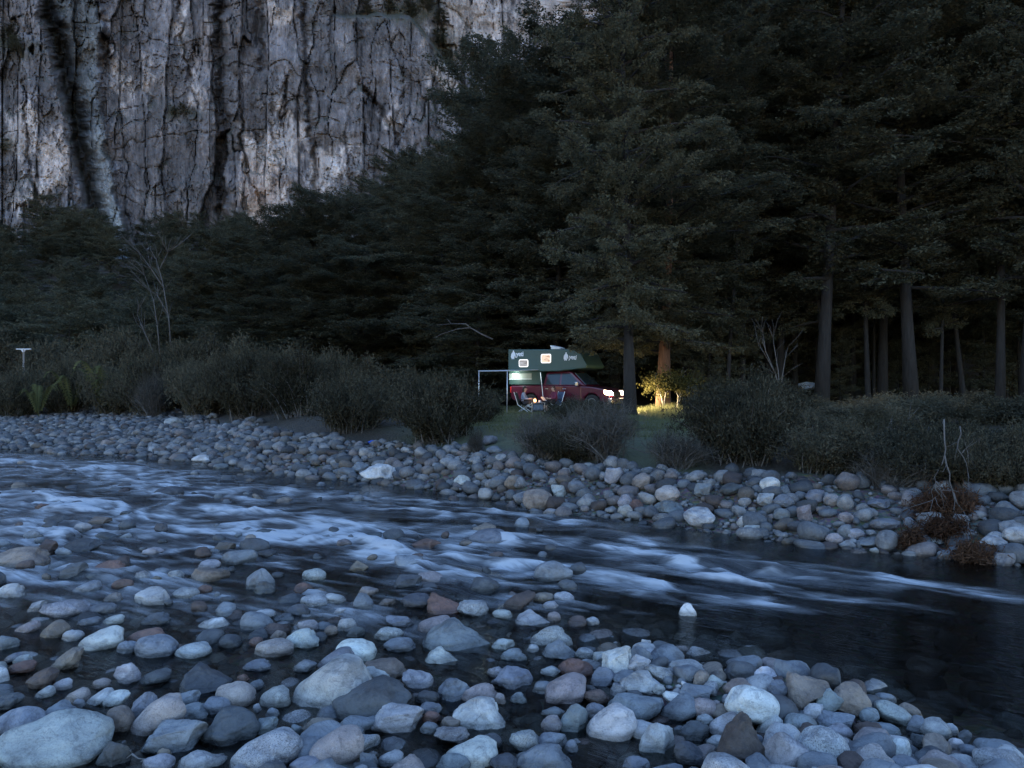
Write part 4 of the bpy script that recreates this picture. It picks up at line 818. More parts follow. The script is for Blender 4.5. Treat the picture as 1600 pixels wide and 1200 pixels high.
for k, p_, Y_, w_, top, lab in [
    (0, 690, 20.0, 175, 578, 'big rounded green bush left of the awning, nearest the water'), (1, 548, 22.5, 140, 572, 'upright feathery bush left of the big rounded bush'), (2, 615, 27, 130, 560, 'bush behind and between the two feathery waterside bushes'),
    (1, 470, 29, 130, 540, 'tall bush in the left row just left of the grassy nook'), (0, 392, 32, 140, 540, 'bush in the left row, third from the grassy nook'), (2, 318, 35, 140, 545, 'bush in the middle of the left bush row'),
    (1, 250, 38, 130, 548, 'bush in the left row above the pale rock at its foot'), (2, 180, 40, 130, 556, 'bush right behind the arching fern fronds'), (0, 110, 42, 120, 560, 'bush left of the arching fern fronds'), (1, 25, 40, 110, 572, 'bush under the pale T-shaped post'), (0, -40, 42, 110, 560, 'bush cut off by the left picture edge'),
    (2, 430, 36, 150, 530, 'tall shadowy bush behind the left row near its right end'), (0, 520, 33, 120, 545, 'shadowy bush behind the upright feathery bush'), (1, 330, 44, 150, 520, 'tall shadowy bush behind the middle of the left row'), (0, 200, 48, 160, 515, 'tall shadowy bush behind the fern fronds'), (2, 70, 50, 160, 520, 'tall shadowy bush behind the pale T-shaped post'),
    (2, 1158, 14.5, 190, 574, 'largest dark rounded bush, right of the headlight glow'), (0, 1190, 19.5, 180, 590, 'dark bush joined behind the largest rounded bush'), (1, 1290, 13.4, 180, 640, 'low dark bush right of the largest rounded bush'),
    (2, 1395, 12.6, 200, 655, 'dark bush above the middle of the right stony bank'), (0, 1552, 11.7, 190, 662, 'dark bush right of the pale hanging branches'), (1, 1475, 13.0, 200, 645, 'bush behind the pale hanging branches'), (2, 1635, 12.0, 190, 640, 'bush cut off by the right picture edge'),
    (1, 1760, 12.5, 260, 640, 'first bush beyond the right picture edge'), (0, 1900, 12, 300, 630, 'second bush beyond the right picture edge'), (2, 1780, 17, 300, 610, 'bush behind the first one beyond the right edge'), (1, 1700, 21, 260, 600, 'bush in the shade beyond the right edge'), (0, 2050, 16, 360, 600, 'last bush beyond the right picture edge'),
    (1, 1340, 21, 200, 625, 'shadowy bush behind the low dark bushes'), (0, 1430, 24, 220, 610, 'shadowy bush at the feet of the right-hand trunks'), (2, 1560, 22, 220, 610, 'shadowy bush at the foot of the leaning thin trunk'), (0, 1260, 27, 150, 620, 'shadowy bush below the pale blue patch'),
    (0, 895, 16.0, 130, 655, 'low green bush between the two grey twiggy bare bushes'),
    (1, 905, 22.5, 130, 618, 'green bush hiding the wheels of the red truck'), (0, 965, 19.5, 60, 646, 'small green bush under the thick grey trunk'), (2, 745, 24.5, 80, 610, 'small dark bush at the foot of the awning poles')]:
    bush(k, p_, Y_, w_, top, lab, GB)
for p_, Y_, w_, top, lab in [(836, 16.4, 165, 640, 'grey twiggy bare bush below the seated people'), (952, 15.8, 185, 620, 'grey twiggy bare bush below the red truck'), (1045, 14.6, 140, 668, 'low purple-grey twiggy bush left of the largest dark bush'), (748, 17.8, 40, 668, 'thin upright dry twigs beside the big rounded bush'),
                             (1375, 12.3, 170, 700, 'grey twiggy brush low on the right bank'), (245, 36, 70, 578, 'pale grey twiggy shrub in the left bush row'), (905, 25, 80, 622, 'dry grey shrub close to the truck side')]:
    bush(3, p_, Y_, w_, top, lab, 'bare grey twiggy bushes', 'twiggy_bush')

# ------------------------------------------------------------------ fern fronds, bare trees, hanging branches, dead brush
def frond_plant(p_, Y_, n, L, label, seed):
    r = random.Random(seed); t = thing('fern_plant', label, 'plant', on_ground(p_, Y_), group='arching fern plants')
    for i in range(n):
        az = i*2.4+r.uniform(-.3, .3); v = []; f = []; ll = L*r.uniform(.7, 1.1); k = 22
        for j in range(k):
            s_ = j/(k-1); v.append(Vector((math.cos(az)*ll*.36*s_, math.sin(az)*ll*.36*s_, ll*(1.05*s_-.62*s_**3)+.3)))
        sd_ = Vector((-math.sin(az), math.cos(az), 0))
        for j in range(2, k-1):
            s_ = j/(k-1); wd = .075*ll*math.sin(3.14*min(1, s_*.85+.12))
            for sg in (-1, 1):
                v.append(v[j]+sd_*sg*wd+Vector((math.cos(az)*.06, math.sin(az)*.06, -.05))); f.append((j, j+1, len(v)-1))
        for j in range(2): v.append(v[j]+sd_*.02); f.append((j, j+1, len(v)-1))
        ob('frond', mk('frond', np.array([q[:] for q in v]), np.array(f), smooth=False, mat=M_frond), t)
frond_plant(112, 40.6, 10, 4.0, 'yellow-green arching fern left of the taller fern in left bushes', 1)
frond_plant(162, 39, 11, 4.4, 'taller yellow-green arching fern in the left bushes', 2)
frond_plant(60, 37.5, 8, 3.2, 'small arching fern furthest left among the bushes', 3)
def branchy(name, part, label, cat, loc, segs, rad, mat, seed, twigs=3, tl=.5, group=None):
    """segs: list of polylines; each grows side twigs"""
    r = random.Random(seed); t = thing(name, label, cat, loc, group=group)
    for pl in segs:
        b = MB(); n_ = len(pl); b.tube(pl, [rad*(1-.8*i/(n_-1)) for i in range(n_)], 6)
        for k in range(twigs):
            i = r.randrange(1, n_); p0 = Vector(pl[i]); d_ = (p0-Vector(pl[i-1])).normalized()+Vector((r.uniform(-1, 1), r.uniform(-.6, .6), r.uniform(-.3, .6)))
            p1 = p0+d_*tl*r.uniform(.3, .7); b.tube([p0, p1, p1+d_*tl*.3+Vector((r.uniform(-.2, .2), 0, r.uniform(-.1, .2)))*tl], [rad*.35, rad*.25, rad*.1], 4)
        b.ob(part, t, mat, smooth=True)
    return t
def rel(loc, pts): return [tuple(a-b for a, b in zip(q, loc)) for q in pts]
def plg(Yb, pts):
    out = []
    for i, (a, b) in enumerate(pts):
        if i: pa, pb = pts[i-1]; out.append(px((a+pa)/2+rj.uniform(-5, 5), (b+pb)/2, min(Yb, ghit((a+pa)/2, (b+pb)/2)-.3)))
        out.append(px(a, b, min(Yb, ghit(a, b)-.3)))
    return out
rj = random.Random(12)
def pl(Yb, pts): return [px(a, b, Yb+(c if len(q) > 2 else 0)) for q in pts for a, b, c in [tuple(q)+((0,) if len(q) == 2 else ())]]
L0 = on_ground(1220, 30)
branchy('bare_shrub', 'branch', 'pale bare forked shrub standing before the dark trio of trunks', 'shrub', L0, [rel(L0, pl(30, q)) for q in
    [[(1218, 612), (1212, 585), (1200, 562), (1185, 538)], [(1218, 612), (1216, 580), (1211, 550), (1208, 530)], [(1220, 612), (1222, 590), (1227, 560), (1231, 542)], [(1212, 585), (1196, 548), (1192, 520)]]], .026, M_greywood, 3, 5, .7)
L0 = on_ground(260, 46)
branchy('bare_tree', 'branch', 'bare grey tree standing above the left bushes', 'tree', L0, [rel(L0, pl(46, q)) for q in
    [[(268, 560), (264, 500), (254, 440), (244, 405), (232, 385)], [(250, 555), (246, 510), (240, 470), (226, 430)], [(256, 450), (236, 420), (222, 400)], [(262, 490), (246, 462), (228, 450)], [(240, 550), (226, 520), (214, 490)], [(250, 420), (262, 395)]]], .042, M_greywood, 4, 9, 1.2)
L0 = on_ground(1475, 10.9)
branchy('dead_branch', 'branch', 'pale forked dead branch hanging down the right bank', 'branch', L0, [rel(L0, plg(10.6, q)) for q in
    [[(1475, 655), (1476, 690), (1476, 712), (1466, 735), (1462, 755), (1458, 780)], [(1476, 712), (1484, 740), (1488, 765), (1490, 800), (1500, 825), (1510, 845)], [(1463, 752), (1470, 766), (1488, 766)], [(1462, 757), (1468, 772), (1456, 782)], [(1490, 770), (1506, 800), (1512, 835), (1524, 855)]]], .011, M_greywood, 5, 3, .35)
branchy('dead_branch', 'branch', 'shorter pale dead stem right of the hanging forked branch', 'branch', L0, [rel(L0, plg(10.75, q)) for q in
    [[(1500, 666), (1497, 690), (1504, 712), (1512, 735), (1518, 770)], [(1504, 708), (1510, 700), (1509, 720)]]], .009, M_greywood, 6, 4, .3)
L0 = on_ground(1330, 14)
branchy('dead_branch', 'branch', 'tangle of grey fallen branches lying low among right bushes', 'branch', L0, [rel(L0, pl(13.6, q)) for q in
    [[(1366, 712), (1330, 717), (1296, 722), (1270, 716)], [(1345, 716), (1310, 700), (1284, 698)], [(1340, 780), (1350, 765), (1364, 778)], [(1385, 720), (1400, 700), (1404, 682)], [(1336, 775), (1344, 762), (1372, 735), (1378, 720)]]], .022, M_greywood, 7, 6, .5)
L0 = on_ground(1010, 16)
branchy('dead_branch', 'branch', 'two thin dead sticks poking left from the largest bush', 'branch', L0, [rel(L0, pl(15.6, q)) for q in [[(985, 699), (1004, 706), (1024, 712)], [(1002, 692), (1014, 702), (1026, 708)]]], .014, M_greywood, 8, 1, .2)
L0 = on_ground(760, 38)
branchy('dead_branch', 'branch', 'long pale curved bare limb arching left of the camper', 'branch', L0, [rel(L0, pl(38.5, q)) for q in [[(770, 530), (752, 522), (735, 512), (715, 514), (690, 522)], [(735, 512), (728, 506), (705, 506)]]], .05, M_greywood, 9, 2, .6)
# rust-brown dead brush on the right bank
def clump(name, label, part, loc, dims, n, mat, seed, ln=.12, wd=.008):
    r = np.random.default_rng(seed); t = thing(name, label, 'brush', loc)
    P = r.normal(size=(n, 3))*np.array(dims)*.45; U = r.normal(size=(n, 3))+np.array([0, 0, -.5]); U *= ln/np.linalg.norm(U, axis=1)[:, None]
    V = np.cross(U, r.normal(size=U.shape)); V *= wd/np.linalg.norm(V, axis=1)[:, None]
    v, f = slivers(P, U, V); ob(part, mk(part, v, f, smooth=False, mat=mat), t); return t
for i, (p_, q_, Y_, dm, nn, lab) in enumerate([(1480, 790, 11.7, (.42, .3, .24), 5200, 'rust-brown dead brush hung below the pale forked branch'), (1425, 848, 10.9, (.14, .15, .2), 1500, 'small rust-brown dead tuft left at the waterline'), (1525, 868, 10.2, (.3, .2, .16), 2600, 'rust-brown debris at the waterline near pale boulders'), (1478, 825, 11.2, (.3, .25, .14), 2200, 'rusty dead leaves lying on stones under the brush')]):
    clump('dead_brush', lab, 'dead_leaves', px(p_, q_, ghit(p_, q_)-.25), dm, nn, M_rust, 20+i)
# twig in the foreground
L0 = px(212, 1178, 4.55)
branchy('twig', 'stick', 'pale forked twig beside the long pinkish slanting stone', 'twig', L0, [rel(L0, pl(4.5, q)) for q in [[(204, 1172), (206, 1178), (196, 1186), (186, 1200)], [(206, 1178), (216, 1185), (240, 1188)], [(226, 1186), (214, 1196), (206, 1204)]]], .006, M_pale, 10, 0)

# ------------------------------------------------------------------ grass on the terrace
r = np.random.default_rng(77)
gxr, gyr = r.uniform(-4, 13, 150000), r.uniform(17, 42, 150000)
dd = dfar(gxr, gyr); kk = sst(3.3, 4.6, dd)*sst(-3.5, -0.8, gxr-(gyr-20)*.02)*(1-sst(.22, .27, gxr/gyr))
patch = .5+.5*fbm(gxr*.5, gyr*.5, o=3, s=7)
keep = r.uniform(0, 1, len(gxr)) < kk*(.35+.65*patch)
gxr, gyr = gxr[keep], gyr[keep]; tall = np.exp(-((gxr-6.3)/1.1)**2-((gyr-30.5)/2.4)**2)
P = np.stack([gxr, gyr, G(gxr, gyr)-.01], 1); m = len(P)
U = np.stack([r.normal(0, .35, m), r.normal(0, .35, m), np.ones(m)], 1)*(r.uniform(.05, .13, m)*(1+2.8*tall))[:, None]
V = np.stack([r.normal(size=m), r.normal(size=m), np.zeros(m)], 1); V *= (.009/np.linalg.norm(V, axis=1))[:, None]
v, f = slivers(P, U, V)
tag(ob('grass', mk('grass', v, f, smooth=False, mat=M_grass)), 'short green grass of the clearing around the truck', 'grass', kind='stuff')
# leafy shrub lit by the headlights, with pale stems
L0 = on_ground(1050, 31.6)
t = branchy('lit_shrub', 'stem', 'small leafy shrub lit yellow by the headlights under the red-lit trunk', 'shrub', L0, [rel(L0, pl(31.6, q)) for q in
    [[(1037, 640), (1034, 622), (1030, 608), (1024, 598)], [(1037, 640), (1040, 615), (1048, 604)], [(1058, 640), (1060, 620), (1055, 608), (1046, 606)], [(1058, 640), (1064, 618), (1072, 606)], [(1060, 622), (1066, 608), (1062, 596)]]], .03, M_pale, 12, 5, .5)
r = np.random.default_rng(5); n_ = 3600; P = r.normal(size=(n_, 3))*np.array([.52, .3, .24])+np.array([0, 0, 1.12]); P = P[~((np.abs(P[:, 0]) < .22) & (P[:, 2] < .85))]
n_ = len(P); U = r.normal(size=(n_, 3)); U *= .06/np.linalg.norm(U, axis=1)[:, None]; V = np.cross(U, r.normal(size=U.shape)); V *= .032/np.linalg.norm(V, axis=1)[:, None]
ob('leaves', mk('leaves', *quads(P, U, V), smooth=False, mat=M_litbush), t)

# ------------------------------------------------------------------ pickup truck with camper
TZ = g1(2.2, 34.5)
TA = R(-30); TO = Vector((0.80, 36.0, TZ)); TS = .95
def tw(x, y, z): return TO+Matrix.Rotation(TA, 3, 'Z')@Vector((x*TS, y*TS, z))
M_red, n, l, p, o = newmat('truck_paint')
tc = n.new('ShaderNodeTexCoord'); f_ = noise(n, l, tc.outputs['Object'], 3, 5)
l.new(mixc(n, l, f_, (0.065, 0.003, 0.016), (0.10, 0.005, 0.022)), p.inputs['Base Color']); p.inputs['Roughness'].default_value = 0.28; p.inputs['Coat Weight'].default_value = 0.6
M_green = plain('camper_skin', (0.035, 0.075, 0.065), .5); M_cream = plain('camper_panel', (0.26, 0.28, 0.25), .5); M_black = plain('black_plastic', (.02, .02, .022), .5)
M_tyre = plain('tyre_rubber', (.018, .018, .018), .85); M_rim = plain('rim_metal', (.35, .35, .36), .35, .8); M_chrome = plain('chrome', (.6, .6, .62), .2, .9)
M_glass = plain('truck_glass', (.03, .045, .055), .06); M_white = plain('white_print', (.72, .74, .76), .6)
M_alu = plain('alu_pole', (.62, .63, .65), .35, .6); M_awn = plain('awning_cloth', (.55, .57, .60), .8)
M_lens = plain('headlight_lens', (.9, .85, .8), .1, em=(1, .70, .40), es=9); M_lens2 = plain('far_headlight_lens', (.9, .85, .8), .1, em=(1, .72, .45), es=1.6)
M_lamp = plain('lamp_glow', (1, 1, 1), .3, em=(.9, 1, .95), es=3)
def lit_window(name, c1, c2, es):
    m, n, l, p, o = newmat(name); tc = n.new('ShaderNodeTexCoord')
    f = noise(n, l, mapping(n, l, tc.outputs['Object'], (2, 2, 9)), 1.3, 3)
    c = mixc(n, l, ramp(n, l, f, [(.38, 0.), (.6, 1.)]), c1, c2)
    l.new(c, p.inputs['Base Color']); l.new(c, p.inputs['Emission Color']); p.inputs['Emission Strength'].default_value = es; p.inputs['Roughness'].default_value = .2
    return m
M_win1 = lit_window('dim_window', (.16, .14, .13), (.36, .33, .31), .10); M_win2 = lit_window('lit_window', (.35, .20, .13), (.85, .62, .45), .13)
M_winframe = plain('lit_window_edge', (.85, .82, .78), .4, em=(1, .92, .84), es=.16); M_tail = plain('tail_light', (.5, .02, .02), .3)
def mklight(name, kind, loc, energy, col_, **k):
    d_ = bpy.data.lights.new(name, kind); d_.energy = energy; d_.color = col_
    for a_, b_ in k.items(): setattr(d_, a_, b_)
    o_ = bpy.data.objects.new(name, d_); C.objects.link(o_); o_.location = loc; return o_
tk = thing('pickup_truck', 'red pickup truck with headlights on, parked on the grass', 'truck', TO, TA); tk.scale = (TS, TS, 1)
ZL = [(-.02, .62), (-.02, 1.12), (1.62, 1.14), (3.35, 1.12), (4.1, 1.08), (4.75, .98), (4.98, .86), (5.02, .55), (4.9, .42), (4.62, .40), (4.5, .62), (4.3, .78), (4.0, .78), (3.8, .62), (3.68, .40), (1.5, .40), (1.38, .62), (1.2, .78), (.9, .78), (.7, .62), (.58, .42), (.1, .46)]
MB().prism(ZL, -1.78, -.02).ob('body', tk, M_red, smooth=False, bevel=.05, seg=3)
cabb = [(1.66, 1.13), (1.78, 1.68), (1.95, 1.75), (2.95, 1.75), (3.15, 1.68), (3.85, 1.11)]
def ring(pts, y): return [(x, y, z) for x, z in pts]
ca = MB(); ins = .16
ca.v = []; nP = len(cabb)
lo = [(x, -1.74, z) if z < 1.2 else (x, -1.74+ins, z) for x, z in cabb]; hi = [(x, -.06, z) if z < 1.2 else (x, -.06-ins, z) for x, z in cabb]
ca.add(lo+hi, [tuple(range(nP)), tuple(range(2*nP-1, nP-1, -1))]+[(i, i+nP, (i+1) % nP+nP, (i+1) % nP) for i in range(nP)])
ca.ob('cab', tk, M_red, bevel=.05, seg=3)
def sidepane(pts, off=.012):
    v_ = []
    for x, z in pts:
        t_ = np.clip((z-1.13)/.55, 0, 1); v_.append((x, -1.74+ins*t_-off, z))
    v2 = [(x, y+.03, z) for x, y, z in v_]; k = len(pts)
    return MB().add(v_+v2, [tuple(range(k)), tuple(range(2*k-1, k-1, -1))]+[(i, (i+1) % k, (i+1) % k+k, i+k) for i in range(k)])
d1 = MB().prism([(1.78, .5), (1.74, 1.10), (2.62, 1.10), (2.66, .5)], -1.795, -1.75).ob('door', tk, M_red, bevel=.015)
d2 = MB().prism([(2.70, .5), (2.66, 1.10), (3.62, 1.08), (3.66, .5)], -1.795, -1.75).ob('door', tk, M_red, bevel=.015)
sidepane([(1.83, 1.16), (1.92, 1.63), (2.52, 1.66), (2.52, 1.16)]).ob('window', d1, M_glass); sidepane([(2.62, 1.16), (2.62, 1.66), (3.05, 1.64), (3.55, 1.16)]).ob('window', d2, M_glass)
MB().box(1.84, 2.0, -1.83, -1.79, .96, 1.0).ob('handle', d1, M_chrome, bevel=.01); MB().box(2.74, 2.9, -1.83, -1.79, .95, .99).ob('handle', d2, M_chrome, bevel=.01)
MB().add([(3.19, -1.50, 1.655), (3.19, -.30, 1.655), (3.80, -.14, 1.16), (3.80, -1.66, 1.16), (3.21, -1.50, 1.685), (3.21, -.30, 1.685), (3.84, -.14, 1.165), (3.84, -1.66, 1.165)],
         [(0, 1, 2, 3), (4, 5, 6, 7), (0, 1, 5, 4), (1, 2, 6, 5), (2, 3, 7, 6), (3, 0, 4, 7)]).ob('windscreen', tk, M_glass)
MB().box(3.42, 3.56, -2.0, -1.82, 1.10, 1.28).ob('mirror', tk, M_chrome, bevel=.03)
MB().prism([(4.985, .62), (4.965, .86), (5.03, .86), (5.05, .62)], -1.30, -.5).ob('grille', tk, M_black, bevel=.01)
MB().prism([(4.9, .36), (4.95, .60), (5.14, .58), (5.14, .40), (5.05, .34)], -1.80, 0).ob('bumper', tk, M_chrome, bevel=.03)
def lens(y0, y1, mat, lab):
    o_ = MB().prism([(4.78, .76), (4.74, .93), (4.93, .90), (5.035, .80), (5.045, .70)], y0, y1).ob('headlight', tk, mat, bevel=.02); o_['label'] = lab
lens(-1.80, -1.38, M_lens, 'blazing near headlight'); lens(-.42, .0, M_lens2, 'far headlight')
for x in (.05, ): MB().box(-.05, .02, -1.78, -1.62, .8, 1.08).ob('tail_light', tk, M_tail, bevel=.01)
def wheel(x, y):
    prof = [(.0, .0)]; w_ = MB(); k = 28
    rings = [[(x+r_*math.cos(6.2832*i/k), y+yy, .37+r_*math.sin(6.2832*i/k)) for i in range(k)] for r_, yy in ((.22, -.11), (.33, -.125), (.37, -.09), (.37, .09), (.33, .125), (.22, .11))]
    w_.loft(rings); t_ = w_.ob('wheel', tk, M_tyre, smooth=True)
    q = MB(); q.loft([[(x+r_*math.cos(6.2832*i/k), y+yy, .37+r_*math.sin(6.2832*i/k)) for i in range(k)] for r_, yy in ((.05, -.125), (.12, -.10), (.22, -.118), (.225, -.06))]); q.ob('rim', t_, M_rim)
for x in (1.04, 4.15):
    wheel(x, -1.64); wheel(x, -.16)
# camper
cp = thing('camper', 'dark green camper box with lit windows and awning on the red truck', 'camper', TO, TA); cp.scale = (TS, TS, 1)
UP = [(-.10, 1.72), (-.10, 2.74), (3.35, 2.68), (3.62, 2.58), (3.98, 1.98), (3.92, 1.86), (2.75, 1.76), (2.6, 1.74)]
MB().prism(UP, -1.88, .08).ob('shell', cp, M_green, bevel=.045, seg=3)
MB().prism([(-.08, 1.16), (-.08, 1.735), (1.60, 1.735), (1.60, 1.16)], -1.83, .03).ob('lower_box', cp, M_green, bevel=.02)
MB().prism([(-.06, 1.44), (-.06, 1.66), (1.15, 1.66), (1.15, 1.44)], -1.842, -1.82).ob('side_panel', cp, M_cream, bevel=.006)
MB().prism([(-.06, 1.395), (-.06, 1.425), (1.15, 1.425), (1.15, 1.395)], -1.85, -1.82).ob('trim_strip', cp, M_white)
lp = MB().prism([(.16, 1.56), (.16, 1.64), (.40, 1.64), (.40, 1.56)], -1.90, -1.843).ob('lamp', cp, M_lamp, bevel=.015); lp['label'] = 'white awning lamp, switched on'
def win(xc, zc, hw, hh, mat, edge):
    def rr(hw, hh, c_): return [(xc-hw+c_, zc-hh), (xc-hw, zc-hh+c_), (xc-hw, zc+hh-c_), (xc-hw+c_, zc+hh), (xc+hw-c_, zc+hh), (xc+hw, zc+hh-c_), (xc+hw, zc-hh+c_), (xc+hw-c_, zc-hh)]
    f_ = MB().prism(rr(hw, hh, .05), -1.90, -1.87).ob('window', cp, edge, bevel=.008)
    MB().prism(rr(hw-.035, hh-.035, .04), -1.91, -1.893).ob('pane', f_, mat)
win(.74, 2.11, .25, .17, M_win1, M_winframe); win(1.92, 2.30, .26, .20, M_win2, M_winframe)
MB().add([(1.78, -1.1, 2.74), (2.28, -1.1, 2.73), (2.28, -.6, 2.73), (1.78, -.6, 2.74), (1.74, -1.12, 2.92), (2.26, -1.12, 2.80), (2.26, -.58, 2.80), (1.74, -.58, 2.92)],
         [(0, 1, 2, 3), (4, 5, 6, 7), (0, 1, 5, 4), (1, 2, 6, 5), (2, 3, 7, 6), (3, 0, 4, 7)]).ob('roof_vent', cp, M_white, bevel=.015)
def text(body, x, z, size, shear, parent, rot=0):
    cu = bpy.data.curves.new('lettering', 'FONT'); cu.body = body; cu.size = size; cu.extrude = .004; cu.offset = size*.02; cu.shear = shear; cu.space_character = .92
    to = bpy.data.objects.new('lettering', cu); C.objects.link(to); bpy.context.view_layer.update()
    me = bpy.data.meshes.new_from_object(to.evaluated_get(bpy.context.evaluated_depsgraph_get())); C.objects.unlink(to); bpy.data.objects.remove(to)
    me.materials.clear(); me.materials.append(M_white); o_ = ob('lettering', me, parent); o_.location = (x, -1.887, z); o_.rotation_euler = (R(90), 0, 0)
    if rot: o_.rotation_euler = (R(90), -rot, 0)
def emblem(x, z, s, parent, mirror=1):
    # shaggy standing figure: domed head, long arms, short legs
    pts = [(0, .0), (.12, 0), (.16, .14), (.22, .0), (.36, 0), (.34, .3), (.38, .42), (.42, .2), (.52, .16), (.55, .32), (.5, .62), (.42, .74), (.34, .78), (.32, .93), (.25, 1.0), (.17, .93), (.14, .78), (.03, .70), (-.06, .55), (-.10, .28), (-.06, .12), (.03, .14), (.04, .34), (.07, .40), (.04, .25)]
    MB().prism([(x+mirror*a*s, z+b*s) for a, b in pts], -1.893, -1.879).ob('emblem', parent, M_white)
emblem(.10, 2.30, .40, cp); text('yeti', .34, 2.43, .30, 0, cp); emblem(2.86, 2.20, .36, cp); text('yeti', 3.08, 2.27, .28, .12, cp, R(-6))
aw = MB().add([(.0, -1.88, 1.80), (1.55, -1.88, 1.80), (1.45, -4.6, 1.72), (.0, -4.6, 1.72), (.0, -1.88, 1.82), (1.55, -1.88, 1.82), (1.45, -4.6, 1.74), (.0, -4.6, 1.74)],
              [(0, 1, 2, 3), (4, 5, 6, 7), (0, 1, 5, 4), (1, 2, 6, 5), (2, 3, 7, 6), (3, 0, 4, 7)]).ob('awning', cp, M_awn)
MB().tube([(-.03, -4.6, 1.73), (1.48, -4.6, 1.73)], .025).ob('awning_rail', aw, M_alu)
for x in (.0, 1.45): MB().tube([(x, -4.6, 1.73), (x, -4.63, -.02)], .022).ob('awning_pole', cp, M_alu, smooth=True)
MB().tube([(1.62, -1.86, 1.7), (1.85, -1.9, .0)], .016).ob('jack_leg', cp, M_alu)
# lamp light, headlight beams, glow through the camper windows
pt = tw(.28, -2.25, 1.50); mklight('awning_lamp_light', 'POINT', pt, 2.6, (.85, 1, .95), shadow_soft_size=.06)
fw = Matrix.Rotation(TA, 3, 'Z')@Vector((1, -.10, -.22))
for y, e in ((-1.55, 800), (-.2, 260)):
    h = mklight('headlight_beam', 'SPOT', tw(5.10, y, .80), e, (1, .74, .40), spot_size=R(86), spot_blend=1.0, shadow_soft_size=.06)
    h.rotation_euler = (-fw).to_track_quat('Z', 'Y').to_euler()

# ------------------------------------------------------------------ the camp: chairs, table, lantern, two people
M_blue = plain('chair_blue', (.05, .09, .17), .8); M_dgreen = plain('chair_green', (.05, .07, .06), .8)
def camp_chair(loc, rz, mat, label):
    t = thing('camp_chair', label, 'chair', loc, rz, 'folding camp chairs')
    MB().add([(-.25, -.26, .30), (.24, -.26, .36), (.24, .26, .36), (-.25, .26, .30), (-.02, -.24, .27), (-.02, .24, .27)], [(0, 4, 5, 3), (4, 1, 2, 5)]).ob('seat', t, mat)
    MB().prism([(-.24, .32), (-.42, .86), (-.39, .86), (-.21, .32)], -.26, .26).ob('backrest', t, mat, bevel=.01)
    for y in (-.28, .28):
        MB().tube([(-.30, y, 0), (.26, y, .38)], .013, 5).ob('leg', t, M_alu); MB().tube([(.26, y, 0), (-.25, y, .34), (-.42, y, .88)], .013, 5).ob('leg', t, M_alu)
        MB().tube([(-.30, y, .56), (.22, y, .54), (.26, y, .38)], .016, 5).ob('armrest', t, M_black)
    return t
def W2(p_, Y_): x = (p_-800)/F*Y_; return (x, Y_, g1(x, Y_))
P1, P2, PT = W2(820, 33.0), W2(864, 32.8), W2(841, 32.6)
camp_chair(P1, R(-12), M_dgreen, 'dark folding chair under the person in pale blue'); camp_chair(P2, R(205), M_blue, 'blue folding chair under the person in dark red')
tb = thing('camp_table', 'small grey camp table between the two seated people', 'table', PT)
MB().box(-.30, .30, -.24, .24, .40, .43).ob('tabletop', tb, plain('table_grey', (.16, .17, .18), .6), bevel=.008)
for x in (-.26, .26):
    for y in (-.2, .2): MB().tube([(x, y, .40), (x*1.05, y, 0)], .012, 5).ob('leg', tb, M_alu)
MB().box(-.22, .22, -.18, .18, .10, .36).ob('storage_crate', tb, plain('crate_blue', (.10, .13, .17), .7), bevel=.02)
ln_ = thing('lantern', 'small glowing orange lantern on the camp table', 'lantern', (PT[0]-.14, PT[1], PT[2]+.43))
k = 12
MB().loft([[(r_*math.cos(6.283*i/k), r_*math.sin(6.283*i/k), z) for i in range(k)] for r_, z in ((.045, 0), (.045, .02), (.035, .03))]).ob('base', ln_, M_black)
MB().loft([[(r_*math.cos(6.283*i/k), r_*math.sin(6.283*i/k), z) for i in range(k)] for r_, z in ((.03, .03), (.05, .06), (.045, .12), (.02, .15))]).ob('globe', ln_, plain('lantern_glow', (1, .6, .35), .4, em=(1, .42, .16), es=2), smooth=True)
MB().tube([(-.04, 0, .1), (-.03, 0, .19), (.03, 0, .19), (.04, 0, .1)], .004, 4).ob('handle', ln_, M_chrome)
mklight('lantern_light', 'POINT', (PT[0]-.14, PT[1]-.09, PT[2]+.55), .5, (1, .5, .22), shadow_soft_size=.04)
cu_ = thing('mug', 'small white mug beside the lantern on the table', 'mug', (PT[0]+.06, PT[1]-.05, PT[2]+.43))
MB().loft([[(r_*math.cos(6.283*i/k), r_*math.sin(6.283*i/k), z) for i in range(k)] for r_, z in ((.042, 0), (.045, .10), (.038, .10), (.036, .015))]).ob('cup', cu_, M_white, smooth=True)
MB().tube([(.043, 0, .08), (.075, 0, .07), (.075, 0, .035), (.043, 0, .02)], .006, 5).ob('handle', cu_, M_white)
M_skin = plain('skin', (.48, .30, .22), .55)
